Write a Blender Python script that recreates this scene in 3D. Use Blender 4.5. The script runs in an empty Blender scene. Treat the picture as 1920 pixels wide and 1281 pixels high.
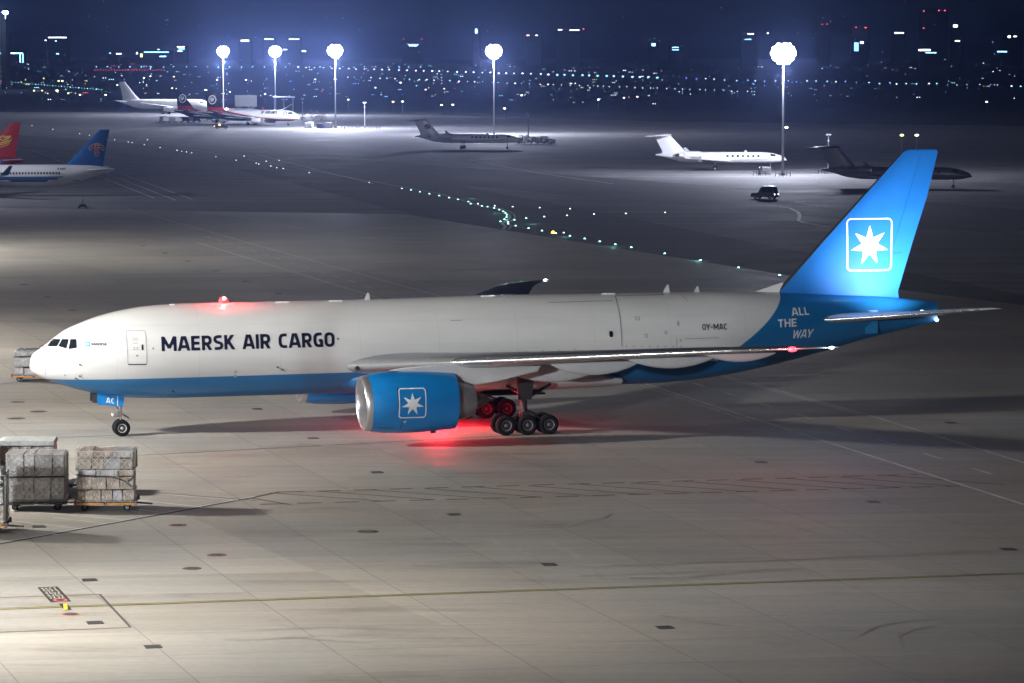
import bpy, bmesh, math, random
import numpy as np
from mathutils import Vector, Matrix
R = math.radians
PI = math.pi
scene = bpy.context.scene
COL = scene.collection

# ------------------------------------------------------------------ camera
H, F, PITCH = 24.82, 6584.0, R(4.651)
cam_d = bpy.data.cameras.new('camera'); cam_d.sensor_width = 36.0; cam_d.lens = 36.0 * F / 1920.0
cam_d.clip_start = 1.0; cam_d.clip_end = 120000.0
cam = bpy.data.objects.new('camera', cam_d); COL.objects.link(cam)
cam.location = (0, 0, H); cam.rotation_euler = (PI / 2 - PITCH, 0, 0)
scene.camera = cam

# ------------------------------------------------------------------ night sky
world = bpy.data.worlds.new('World'); scene.world = world; world.use_nodes = True
nt = world.node_tree; nt.nodes.clear()
sky_n = nt.nodes.new('ShaderNodeTexSky'); sky_n.sky_type = 'NISHITA'; sky_n.sun_disc = False
sky_n.sun_elevation = R(38); sky_n.sun_rotation = R(200)
mulc = nt.nodes.new('ShaderNodeMix'); mulc.data_type = 'RGBA'; mulc.blend_type = 'MULTIPLY'
mulc.inputs[0].default_value = 1.0; mulc.inputs[7].default_value = (0.13, 0.33, 1.0, 1)
bg = nt.nodes.new('ShaderNodeBackground'); bg.inputs[1].default_value = 0.0018
wo = nt.nodes.new('ShaderNodeOutputWorld')
nt.links.new(sky_n.outputs[0], mulc.inputs[6]); nt.links.new(mulc.outputs[2], bg.inputs[0]); nt.links.new(bg.outputs[0], wo.inputs[0])
# faint bluish sun lamp, added as general fill
fill_sun_d = bpy.data.lights.new('fill_sun', 'SUN'); fill_sun_d.energy = 0.012; fill_sun_d.angle = R(0.5); fill_sun_d.color = (.75, .85, 1)
fill_sun = bpy.data.objects.new('fill_sun', fill_sun_d); COL.objects.link(fill_sun)
fill_sun.rotation_euler = (R(52), 0, R(-20))

# ------------------------------------------------------------------ exposure / render
vs = scene.view_settings
vs.view_transform = 'Standard'; vs.look = 'None'; vs.exposure = 0.0; vs.gamma = 1.0; vs.use_curve_mapping = False
cy = scene.cycles
cy.use_denoising = True
try: cy.denoiser = 'OPENIMAGEDENOISE'
except Exception: pass
cy.sample_clamp_indirect = 2.0; cy.sample_clamp_direct = 0.0
cy.max_bounces = 5; cy.diffuse_bounces = 2; cy.glossy_bounces = 3; cy.transmission_bounces = 3; cy.volume_bounces = 0; cy.transparent_max_bounces = 6
cy.caustics_reflective = False; cy.caustics_refractive = False

# ------------------------------------------------------------------ geometry helpers
def at(u, v, z=0.0):
    """photograph pixel (1920 wide) -> point on the horizontal plane z"""
    a = (u - 960) / F; b = -(v - 640.5) / F
    d = Vector((a, math.cos(PITCH) + b * math.sin(PITCH), -math.sin(PITCH) + b * math.cos(PITCH)))
    return Vector((0, 0, H)) + d * ((z - H) / d.z)
def at_depth(u, v, Y):
    a = (u - 960) / F; b = -(v - 640.5) / F
    d = Vector((a, math.cos(PITCH) + b * math.sin(PITCH), -math.sin(PITCH) + b * math.cos(PITCH)))
    return Vector((0, 0, H)) + d * (Y / d.y)

def pchip(xs, ys):
    xs = np.array(xs, float); ys = np.array(ys, float); h = np.diff(xs); d = np.diff(ys) / h
    m = np.zeros(len(xs)); m[0] = d[0]; m[-1] = d[-1]
    for i in range(1, len(xs) - 1):
        if d[i - 1] * d[i] > 0:
            w1 = 2 * h[i] + h[i - 1]; w2 = h[i] + 2 * h[i - 1]; m[i] = (w1 + w2) / (w1 / d[i - 1] + w2 / d[i])
    def f(x):
        x = min(max(float(x), xs[0]), xs[-1]); i = min(int(np.searchsorted(xs, x, side='right')) - 1, len(xs) - 2); i = max(i, 0)
        t = (x - xs[i]) / h[i]
        return float(ys[i] * (1 + 2 * t) * (1 - t) ** 2 + m[i] * h[i] * t * (1 - t) ** 2 + ys[i + 1] * t * t * (3 - 2 * t) + m[i + 1] * h[i] * t * t * (t - 1))
    return f

class MB:
    def __init__(s): s.v = []; s.f = []; s.m = []
    def add(s, vs, fs, mi=0):
        o = len(s.v); s.v += [tuple(p) for p in vs]
        for f in fs: s.f.append(tuple(i + o for i in f)); s.m.append(mi)
        return s
    def box(s, c, d, rz=0, mi=0, M=None):
        hx, hy, hz = d[0] / 2, d[1] / 2, d[2] / 2
        P = [Vector((x, y, z)) for x in (-hx, hx) for y in (-hy, hy) for z in (-hz, hz)]
        if M is not None: P = [M @ p for p in P]
        cr, sr = math.cos(rz), math.sin(rz)
        P = [(c[0] + p.x * cr - p.y * sr, c[1] + p.x * sr + p.y * cr, c[2] + p.z) for p in P]
        return s.add(P, [(0, 1, 3, 2), (4, 6, 7, 5), (0, 4, 5, 1), (2, 3, 7, 6), (0, 2, 6, 4), (1, 5, 7, 3)], mi)
    def bbox(s, c, d, b, rz=0, mi=0):
        """box with chamfered vertical and top edges"""
        hx, hy, hz = d[0] / 2, d[1] / 2, d[2] / 2
        def ring(x, y, z, e): return [(-x + e, -y, z), (x - e, -y, z), (x, -y + e, z), (x, y - e, z), (x - e, y, z), (-x + e, y, z), (-x, y - e, z), (-x, -y + e, z)]
        rs = [ring(hx - b, hy - b, -hz, b * .6), ring(hx, hy, -hz + b, b), ring(hx, hy, hz - b, b), ring(hx - b, hy - b, hz, b * .6)]
        cr, sr = math.cos(rz), math.sin(rz)
        P = [(c[0] + x * cr - y * sr, c[1] + x * sr + y * cr, c[2] + z) for r in rs for (x, y, z) in r]
        fs = [tuple(range(7, -1, -1)), tuple(range(24, 32))]
        for k in range(3):
            for i in range(8): fs.append((k * 8 + i, k * 8 + (i + 1) % 8, k * 8 + 8 + (i + 1) % 8, k * 8 + 8 + i))
        return s.add(P, fs, mi)
    def rings(s, rs, close=True, cap0=True, cap1=True, mi=0):
        n = len(rs[0]); P = [p for r in rs for p in r]; fs = []
        for k in range(len(rs) - 1):
            for i in range(n if close else n - 1):
                j = (i + 1) % n
                fs.append((k * n + i, k * n + j, k * n + n + j, k * n + n + i))
        if cap0: fs.append(tuple(range(n - 1, -1, -1)))
        if cap1: fs.append(tuple(range((len(rs) - 1) * n, len(rs) * n)))
        return s.add(P, fs, mi)
    def tube(s, a, b, ra, rb=None, n=10, mi=0, caps=True):
        a = Vector(a); b = Vector(b); rb = ra if rb is None else rb
        z = (b - a).normalized(); x = z.orthogonal().normalized(); y = z.cross(x)
        rr = []
        for p, r in ((a, ra), (b, rb)):
            rr.append([p + x * (r * math.cos(2 * PI * i / n)) + y * (r * math.sin(2 * PI * i / n)) for i in range(n)])
        return s.rings(rr, True, caps, caps, mi)
    def path(s, pts, r, n=8, mi=0):
        for a, b in zip(pts[:-1], pts[1:]): s.tube(a, b, r, r, n, mi)
        return s
    def lathe(s, prof, n=32, axis='x', c=(0, 0, 0), mi=0, ell=1.0, close_prof=False):
        """prof: list of (a along axis, r)"""
        rr = []
        for a, r in prof:
            ring = []
            for i in range(n):
                t = 2 * PI * i / n; p, q = r * math.cos(t), r * math.sin(t) * ell
                if axis == 'x': ring.append((c[0] + a, c[1] + p, c[2] + q))
                elif axis == 'y': ring.append((c[0] + q, c[1] + a, c[2] + p))
                else: ring.append((c[0] + p, c[1] + q, c[2] + a))
            rr.append(ring)
        return s.rings(rr, True, not close_prof and prof[0][1] > 1e-6, not close_prof and prof[-1][1] > 1e-6, mi)
    def poly(s, pts, mi=0): return s.add(pts, [tuple(range(len(pts)))], mi)
    def prism(s, pts, axis_vec, mi=0):
        n = len(pts); a = Vector(axis_vec); P = [Vector(p) for p in pts]
        return s.rings([P, [p + a for p in P]], True, True, True, mi)
    def strip(s, a, b, w, z, mi=0):
        """flat painted line from a to b (x,y) of width w"""
        a = Vector((a[0], a[1])); b = Vector((b[0], b[1])); d = (b - a).normalized(); nrm = Vector((-d.y, d.x)) * (w / 2)
        return s.add([(*(a - nrm), z), (*(b - nrm), z), (*(b + nrm), z), (*(a + nrm), z)], [(0, 1, 2, 3)], mi)
    def mesh(s, name, mats, smooth=None, recalc=True):
        me = bpy.data.meshes.new(name); me.from_pydata(s.v, [], s.f)
        for m in (mats if isinstance(mats, (list, tuple)) else [mats]): me.materials.append(m)
        me.polygons.foreach_set('material_index', s.m)
        if recalc:
            bm = bmesh.new(); bm.from_mesh(me); bmesh.ops.remove_doubles(bm, verts=bm.verts, dist=1e-5)
            bmesh.ops.recalc_face_normals(bm, faces=bm.faces); bm.to_mesh(me); bm.free()
        if smooth is not None:
            me.polygons.foreach_set('use_smooth', [True] * len(me.polygons)); me.set_sharp_from_angle(angle=R(smooth))
        me.update(); return me
    def build(s, name, mats, parent=None, smooth=None, loc=None, recalc=True):
        return put(name, s.mesh(name, mats, smooth, recalc), parent, loc)

def put(name, me, parent=None, loc=None, rz=None):
    o = bpy.data.objects.new(name, me); COL.objects.link(o)
    if parent is not None: o.parent = parent
    if loc is not None: o.location = loc
    if rz is not None: o.rotation_euler.z = rz
    return o
def tag(o, label=None, cat=None, group=None, kind=None):
    for k, v in (('label', label), ('category', cat), ('group', group), ('kind', kind)):
        if v: o[k] = v
    return o
def thing(name, label, cat, loc=(0, 0, 0), rz=0, group=None):
    o = bpy.data.objects.new(name, None); COL.objects.link(o); o.location = loc; o.rotation_euler.z = rz
    o.empty_display_size = .3
    return tag(o, label, cat, group)
def kids(o): return [c for c in ALLOBJ() if c.parent == o]
def ALLOBJ(): return list(COL.objects)
def copy_tree(o, parent=None, cmap=None):
    if cmap is None:
        cmap = {}
        for x in COL.objects:
            if x.parent: cmap.setdefault(x.parent.name, []).append(x)
    c = o.copy(); COL.objects.link(c); c.parent = parent
    for ch in cmap.get(o.name, []): copy_tree(ch, c, cmap)
    return c

# ------------------------------------------------------------------ flat marks from distance fields (lettering, emblems)
def sd_seg(X, Y, a, b, hw):
    dx, dy = b[0] - a[0], b[1] - a[1]; L = math.hypot(dx, dy) or 1e-9; dx /= L; dy /= L
    t = (X - a[0]) * dx + (Y - a[1]) * dy; n = np.abs(-(X - a[0]) * dy + (Y - a[1]) * dx)
    return np.maximum(np.abs(t - L / 2) - L / 2, n - hw)
def sd_line(X, Y, pts, hw):
    d = np.full(X.shape, 1e9)
    for a, b in zip(pts[:-1], pts[1:]): d = np.minimum(d, sd_seg(X, Y, a, b, hw))
    for p in pts[1:-1]: d = np.minimum(d, np.hypot(X - p[0], Y - p[1]) - hw)
    return d
def sd_poly(X, Y, P):
    d = np.full(X.shape, 1e18); ins = np.zeros(X.shape, bool); n = len(P)
    for i in range(n):
        ax, ay = P[i]; bx, by = P[i - 1]
        ex, ey = bx - ax, by - ay; wx, wy = X - ax, Y - ay
        t = np.clip((wx * ex + wy * ey) / (ex * ex + ey * ey + 1e-18), 0, 1)
        d = np.minimum(d, (wx - ex * t) ** 2 + (wy - ey * t) ** 2)
        c1 = (Y >= ay) & (Y < by) & (ex * wy > ey * wx); c2 = (Y < ay) & (Y >= by) & (ex * wy < ey * wx)
        ins ^= (c1 | c2)
    return np.where(ins, -1, 1) * np.sqrt(d)
def sd_rbox(X, Y, cx, cy, hx, hy, r):
    qx = np.abs(X - cx) - hx + r; qy = np.abs(Y - cy) - hy + r
    return np.hypot(np.maximum(qx, 0), np.maximum(qy, 0)) + np.minimum(np.maximum(qx, qy), 0) - r
def sd_star(X, Y, cx, cy, ro, ri, n=7):
    P = []
    for i in range(2 * n):
        r = ro if i % 2 == 0 else ri; t = PI / 2 + PI * i / n
        P.append((cx + r * math.cos(t), cy + r * math.sin(t)))
    return sd_poly(X, Y, P)
_or = [(.1, .5), (.1, .72), (.16, .84), (.28, .9), (.4, .9), (.52, .84), (.58, .72), (.58, .28), (.52, .16), (.4, .1), (.28, .1), (.16, .16), (.1, .28), (.1, .5)]
GL = {
 'M': (.98, [[(.1, 0), (.1, 1)], [(.88, 0), (.88, 1)], [(.1, 1.0), (.49, .2)], [(.88, 1.0), (.49, .2)]]),
 'A': (.8, [[(.06, -.1), (.34, 1)], [(.74, -.1), (.46, 1)], [(.3, .91), (.5, .91)], [(.16, .28), (.64, .28)]]),
 'E': (.62, [[(.1, 0), (.1, 1)], [(.1, .1), (.58, .1)], [(.1, .5), (.54, .5)], [(.1, .9), (.58, .9)]]),
 'F': (.58, [[(.1, 0), (.1, 1)], [(.1, .48), (.52, .48)], [(.1, .9), (.56, .9)]]),
 'R': (.68, [[(.1, 0), (.1, 1)], [(.1, .9), (.4, .9), (.51, .85), (.55, .76), (.55, .6), (.51, .5), (.4, .44), (.1, .44)], [(.33, .44), (.62, -.12)]]),
 'S': (.64, [[(.56, .9), (.28, .9), (.15, .85), (.1, .75), (.12, .62), (.22, .54), (.44, .47), (.53, .39), (.55, .27), (.5, .15), (.37, .1), (.07, .1)]]),
 'K': (.68, [[(.1, 0), (.1, 1)], [(.16, .42), (.62, 1.1)], [(.26, .58), (.66, -.1)]]),
 'I': (.22, [[(.1, 0), (.1, 1)]]),
 'C': (.6, [[(.56, .9), (.32, .9), (.19, .85), (.12, .72), (.1, .5), (.12, .28), (.19, .15), (.32, .1), (.56, .1)]]),
 'G': (.66, [[(.57, .9), (.32, .9), (.19, .85), (.12, .72), (.1, .5), (.12, .28), (.19, .15), (.32, .1), (.56, .1)], [(.54, 0.0), (.54, .52)], [(.36, .46), (.6, .46)]]),
 'O': (.68, [_or]), '0': (.68, [_or, ]),
 'Y': (.7, [[(-.02, 1.1), (.34, .4)], [(.7, 1.1), (.34, .4)], [(.34, .46), (.34, 0)]]),
 'T': (.62, [[(0, .9), (.6, .9)], [(.3, 0), (.3, .9)]]),
 'H': (.7, [[(.1, 0), (.1, 1)], [(.6, 0), (.6, 1)], [(.1, .5), (.6, .5)]]),
 'L': (.56, [[(.1, 0), (.1, 1)], [(.1, .1), (.54, .1)]]),
 'W': (1.02, [[(.06, 1.05), (.26, 0)], [(.26, 0), (.5, .95)], [(.5, .95), (.75, 0)], [(.75, 0), (.95, 1.05)]]),
 'V': (.72, [[(.04, 1.05), (.36, 0)], [(.68, 1.05), (.36, 0)]]),
 'N': (.72, [[(.1, 0), (.1, 1)], [(.62, 0), (.62, 1)], [(.1, 1), (.62, 0)]]),
 'B': (.66, [[(.1, 0), (.1, 1)], [(.1, .9), (.44, .9), (.53, .8), (.53, .62), (.44, .52), (.1, .52)], [(.44, .52), (.56, .42), (.56, .2), (.46, .1), (.1, .1)]]),
 'Z': (.64, [[(.05, .9), (.58, .9)], [(.56, .95), (.08, .05)], [(.05, .1), (.6, .1)]]),
 '6': (.64, [[(.5, .9), (.26, .9), (.12, .72), (.1, .3), (.2, .1), (.44, .1), (.54, .24), (.54, .42), (.44, .55), (.12, .55)]]),
 '7': (.6, [[(.04, .9), (.54, .9)], [(.54, .95), (.22, 0)]]),
 '8': (.64, [[(.3, .52), (.14, .64), (.14, .8), (.24, .9), (.42, .9), (.52, .8), (.52, .64), (.36, .52), (.3, .52)], [(.3, .52), (.1, .38), (.1, .2), (.22, .1), (.44, .1), (.55, .2), (.55, .38), (.36, .52)]]),
 '5': (.62, [[(.54, .9), (.12, .9)], [(.12, .95), (.12, .5)], [(.12, .56), (.42, .56), (.54, .44), (.54, .24), (.42, .1), (.06, .1)]]),
 '-': (.46, [[(.06, .45), (.4, .45)]]), '.': (.3, [[(.08, .5), (.24, .5)]]), ' ': (.36, []),
}
def text_sdf(txt, hw=.1, gap=.08):
    """returns (sdf function in cap-height units, total width)"""
    items = []; x = 0
    for ch in txt:
        w, st = GL[ch]; items.append((x, w, st)); x += w + gap
    W = x - gap
    def f(X, Y):
        d = np.full(X.shape, 1e9)
        for ox, w, st in items:
            m = (X > ox - .2) & (X < ox + w + .2)
            if not m.any(): continue
            xs, ys = X[m] - ox, Y[m]; dd = np.full(xs.shape, 1e9)
            for pl in st: dd = np.minimum(dd, sd_line(xs, ys, pl, hw))
            d[m] = np.minimum(d[m], np.maximum(dd, np.abs(ys - .5) - .5))
        return d
    return f, W
def sdf_mb(fn, x0, x1, y0, y1, res, mapf, run=6, mb=None, mi=0):
    """fill of {fn<0} as faces, mapped to 3-D by mapf(x,y)"""
    nx = max(2, int(math.ceil((x1 - x0) / res))); ny = max(2, int(math.ceil((y1 - y0) / res)))
    xs = np.linspace(x0, x1, nx + 1); ys = np.linspace(y0, y1, ny + 1)
    X, Y = np.meshgrid(xs, ys); D = fn(X, Y); I = D < 0
    mb = mb or MB(); cache = {}
    def V(x, y):
        k = (round(x, 6), round(y, 6))
        if k not in cache: cache[k] = len(mb.v); mb.v.append(tuple(mapf(x, y)))
        return cache[k]
    cnt = I[:-1, :-1].astype(int) + I[:-1, 1:] + I[1:, :-1] + I[1:, 1:]
    for j in range(ny):
        i = 0
        while i < nx:
            c = cnt[j, i]
            if c == 0: i += 1; continue
            if c == 4:
                k = i
                while k < nx and cnt[j, k] == 4 and k - i < run: k += 1
                mb.f.append((V(xs[i], ys[j]), V(xs[k], ys[j]), V(xs[k], ys[j + 1]), V(xs[i], ys[j + 1]))); mb.m.append(mi); i = k; continue
            cs = [(xs[i], ys[j], D[j, i]), (xs[i + 1], ys[j], D[j, i + 1]), (xs[i + 1], ys[j + 1], D[j + 1, i + 1]), (xs[i], ys[j + 1], D[j + 1, i])]
            P = []
            for a, b in zip(cs, cs[1:] + cs[:1]):
                if a[2] < 0: P.append((a[0], a[1]))
                if (a[2] < 0) != (b[2] < 0):
                    t = a[2] / (a[2] - b[2]); P.append((a[0] + (b[0] - a[0]) * t, a[1] + (b[1] - a[1]) * t))
            if len(P) >= 3:
                ids = [V(*p) for p in P]; ids = [q for n_, q in enumerate(ids) if q != ids[n_ - 1]]
                if len(ids) >= 3: mb.f.append(tuple(ids)); mb.m.append(mi)
            i += 1
    return mb
def text_mb(txt, x0, z0, width, height, mapf, hw=.1, shear=0, tilt=0, res=None, gap=.08):
    f, W = text_sdf(txt, hw, gap); s = width / (W + (shear if shear else 0))
    res = res or height / 18
    def fn(X, Y):
        y = Y / height; return f(X / s - shear * y, y) * height
    return sdf_mb(fn, -.02 * width, width * 1.02, -.04 * height, 1.04 * height, res, lambda x, y: mapf(x0 + x, z0 + y + tilt * x), run=4)

# ------------------------------------------------------------------ materials
MATS = {}
def nodes_of(m): return m.node_tree.nodes, m.node_tree.links
def mat(name, col, rough=.5, metal=0.0, var=.0, vscale=3.0, coat=0.0, spec=.5, emit=None, estr=0.0, bump=0.0, bscale=20.0):
    if name in MATS: return MATS[name]
    m = bpy.data.materials.new(name); m.use_nodes = True; N, L = nodes_of(m); b = N['Principled BSDF']
    b.inputs['Base Color'].default_value = (*col, 1); b.inputs['Roughness'].default_value = rough; b.inputs['Metallic'].default_value = metal
    b.inputs['Specular IOR Level'].default_value = spec; b.inputs['Coat Weight'].default_value = coat; b.inputs['Coat Roughness'].default_value = .12
    tc = N.new('ShaderNodeTexCoord')
    if var:
        nz = N.new('ShaderNodeTexNoise'); nz.inputs['Scale'].default_value = vscale; nz.inputs['Detail'].default_value = 5
        L.new(tc.outputs['Object'], nz.inputs['Vector'])
        mr = N.new('ShaderNodeMapRange'); mr.inputs[1].default_value = .3; mr.inputs[2].default_value = .7; mr.inputs[3].default_value = 1 - var; mr.inputs[4].default_value = 1 + var * .6
        L.new(nz.outputs['Fac'], mr.inputs[0])
        mx = N.new('ShaderNodeVectorMath'); mx.operation = 'SCALE'; mx.inputs[0].default_value = col; L.new(mr.outputs[0], mx.inputs['Scale'])
        L.new(mx.outputs[0], b.inputs['Base Color'])
        mr2 = N.new('ShaderNodeMapRange'); mr2.inputs[3].default_value = rough * .8; mr2.inputs[4].default_value = min(1, rough * 1.25)
        L.new(nz.outputs['Fac'], mr2.inputs[0]); L.new(mr2.outputs[0], b.inputs['Roughness'])
    if bump:
        n2 = N.new('ShaderNodeTexNoise'); n2.inputs['Scale'].default_value = bscale; n2.inputs['Detail'].default_value = 4; L.new(tc.outputs['Object'], n2.inputs['Vector'])
        bp = N.new('ShaderNodeBump'); bp.inputs['Strength'].default_value = bump; bp.inputs['Distance'].default_value = .05
        L.new(n2.outputs['Fac'], bp.inputs['Height']); L.new(bp.outputs[0], b.inputs['Normal'])
    if emit:
        b.inputs['Emission Color'].default_value = (*emit, 1); b.inputs['Emission Strength'].default_value = estr
        m.cycles.emission_sampling = 'NONE'
    MATS[name] = m; return m
def glow(name, col, s): return mat(name, (.02, .02, .02), .6, emit=col, estr=s)

WINGTOP = mat('wing_top_metal', (.32, .34, .38), .3, metal=.85, var=.1, vscale=.6)
WHITE = mat('white_paint', (.78, .78, .77), .32, var=.05, vscale=.8, coat=.4)
BLUE = mat('blue_paint', (.012, .19, .46), .3, var=.06, vscale=.8, coat=.4)
GREY = mat('grey_paint', (.42, .43, .44), .4, var=.08, vscale=1.5)
LGREY = mat('light_grey_paint', (.6, .61, .62), .38, var=.06, vscale=1.2)
POLISH = mat('polished_metal', (.7, .71, .73), .25, metal=.85, var=.04, vscale=2)
STEEL = mat('steel', (.5, .5, .52), .35, metal=.9, var=.1, vscale=6)
DARKM = mat('dark_metal', (.06, .06, .065), .45, metal=.5, var=.15, vscale=5)
RUBBER = mat('tyre_rubber', (.009, .009, .010), .8, var=.2, vscale=8, spec=.15)
BLACK = mat('black_paint', (.012, .012, .014), .5)
NAVY = mat('navy_lettering', (.008, .01, .03), .35)
GLASS = mat('cockpit_glass', (.012, .016, .022), .06, spec=.8)
SEAM = mat('panel_seam', (.16, .16, .17), .6)
HOT = mat('exhaust_metal', (.2, .18, .16), .4, metal=.9, var=.2, vscale=6)
LETTERW = mat('white_lettering', (.8, .8, .8), .4)

# ------------------------------------------------------------------ flood light masts (the lamps that light the place)
LENS = glow('flood_lens', (.86, .92, 1.0), 60.0)
LENSW = glow('warm_flood_lens', (1.0, .95, .86), 60.0)
POLE = mat('galvanised_pole', (.22, .23, .25), .55, metal=.4, var=.1)
def mast_parts(height, warm=False):
    p = MB()
    p.tube((0, 0, 0), (0, 0, .5), .55, .55, 12); p.tube((0, 0, .5), (0, 0, height - .2), .3, .15, 12)
    for k in range(8):
        t = 2 * PI * k / 8; p.box((.62 * math.cos(t), .62 * math.sin(t), .04), (.12, .12, .08), t)
    ring = MB(); n = 20
    for k in range(n):
        a, b = 2 * PI * k / n, 2 * PI * (k + 1) / n
        ring.tube((1.45 * math.cos(a), 1.45 * math.sin(a), height), (1.45 * math.cos(b), 1.45 * math.sin(b), height), .07, .07, 6)
    for k in range(4):
        t = PI / 2 * k; ring.tube((0, 0, height), (1.45 * math.cos(t), 1.45 * math.sin(t), height), .05, .05, 6)
    ring.tube((0, 0, height - .4), (0, 0, height + 1.8), .25, .1, 10)
    fl = MB(); le = MB()   # one flood fixture pointing to +x, tilted down
    T = Matrix.Rotation(R(28), 4, 'Y')
    prof = [(-.4, .2), (-.25, .4), (.1, .66), (.18, .66), (.18, .6)]
    tmp = MB().lathe(prof, 16, 'x'); fl.add([T @ Vector(v) for v in tmp.v], tmp.f)
    tmp = MB().lathe([(.1, .6), (.2, .78), (.5, .7), (.75, .42), (.85, .01)], 14, 'x'); le.add([T @ Vector(v) for v in tmp.v], tmp.f)
    return (p.mesh('mast_pole', POLE, 40), ring.mesh('lamp_ring', POLE, 40), fl.mesh('flood_housing', DARKM, 40), le.mesh('flood_lens', LENSW if warm else LENS, 40))
_mp = {}
def light_mast(x, y, height, label, watts, color, nlamp=10, radius=1.6, warm=False, spot=None, group='high flood light masts on the apron'):
    t = thing('floodlight_mast', label, 'light mast', (x, y, 0), 0, group)
    k = (round(height, 1), warm)
    if k not in _mp: _mp[k] = mast_parts(height, warm)
    pole, ring, fl, le = _mp[k]
    put('pole', pole, t); put('lamp_ring', ring, t)
    for i in range(38):  # tiers beyond a single ring are added to swell the head into a round glow
        tier = 0 if i < 5 else 1 if i < 14 else 2 if i < 24 else 3 if i < 33 else 4; n_ = (5, 9, 10, 9, 5)[tier]; rad_ = (.75, 1.5, 1.8, 1.5, .75)[tier]; a = 2 * PI * i / n_ + .3 * tier
        o = put('floodlight', fl, t, (rad_ * math.cos(a), rad_ * math.sin(a), height + (-1.35, -.65, .15, .95, 1.65)[tier]), a); put('lens', le, o)
    d = bpy.data.lights.new('flood', 'SPOT' if spot else 'POINT'); d.energy = watts; d.color = color; d.shadow_soft_size = radius
    lo = bpy.data.objects.new('flood_light', d); COL.objects.link(lo); lo.parent = t; lo.location = (0, 0, height - 3.4)
    if spot:
        tgt, ang, blend = spot
        d.spot_size = R(ang); d.spot_blend = blend
        lo.rotation_euler = (Vector(tgt) - Vector((x, y, height))).to_track_quat('-Z', 'Y').to_euler()
    return t
COOL = (.80, .83, 1.0); NEUT = (1.0, .955, .88)
HALO = 0.36
# masts in view: photograph pixel of the foot, pixel row of the head
for (u, vf, vh, W, lab) in [
    (419, 214, 97, 3.6e5, 'leftmost floodlight mast, standing behind the red and black tail of the striped freighter'),
    (516.5, 216, 97, 3.6e5, 'floodlight mast rising behind the fuselage of the striped freighter'),
    (629, 241, 96, 3.6e5, 'floodlight mast right of the freighter nose, with crates round its foot'),
    (926, 252, 97, 2.4e5, 'floodlight mast rising from behind the grey business jet'),
    (1467.5, 329, 101, 1.3e5, 'nearest tall floodlight mast, in front of the bright white jet nose')]:
    P = at(u, vf); hh = at_depth(u, vh, P.y).z
    t = light_mast(P.x, P.y, hh, lab, W, COOL)
    d = bpy.data.lights.new('halo_spot', 'SPOT'); d.energy = W * HALO; d.color = (.6, .7, 1.0); d.shadow_soft_size = 1.6; d.spot_size = R(80); d.spot_blend = 1.0  # added spot aimed towards the camera to strengthen the halo in the haze
    lo = bpy.data.objects.new('halo_spot', d); COL.objects.link(lo); lo.parent = t; lo.location = (-P.x / P.length * 5, -P.y / P.length * 5, hh - .6)
    lo.rotation_euler = (Vector((-P.x, -P.y, 0)).normalized() + Vector((0, 0, .30))).to_track_quat('-Z', 'Y').to_euler()
# masts left of the frame that light the near apron
light_mast(-66, 203, 27, 'floodlight mast left of the cargo pallets', 3.5e5, NEUT, warm=True, radius=1.2, spot=((-46, 212, 0), 122, 1.0))
light_mast(-80, 292, 27, 'floodlight mast left of the view, between the near and middle apron', 2.7e5, NEUT, warm=True, radius=1.2, spot=((-72, 290, 0), 168, 1.0))
light_mast(-104, 440, 27, 'floodlight mast left of the view behind the aircraft nose', 2.9e5, NEUT, warm=True, radius=1.2, spot=((-84, 436, 0), 165, 1.0))
light_mast(-128, 600, 27, 'floodlight mast left of the view beside the red tailed airliner', 1.2e5, COOL, radius=1.2)
light_mast(-40, 146, 27, 'added floodlight mast left of the view, a fill for the nearest concrete', 1.4e5, NEUT, warm=True, radius=1.4, spot=((-15, 156, 0), 84, 1.0))  # added fill lamp, cone kept off the pallets to avoid a second shadow
# terminal roof floods on the camera side
light_mast(-78, 30, 26, 'floodlight mast beside the terminal on the camera side', 8.5e5, (.93, .96, 1.0), warm=True, radius=1.6, spot=((0, 228, 4), 62, 1.0))

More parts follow.
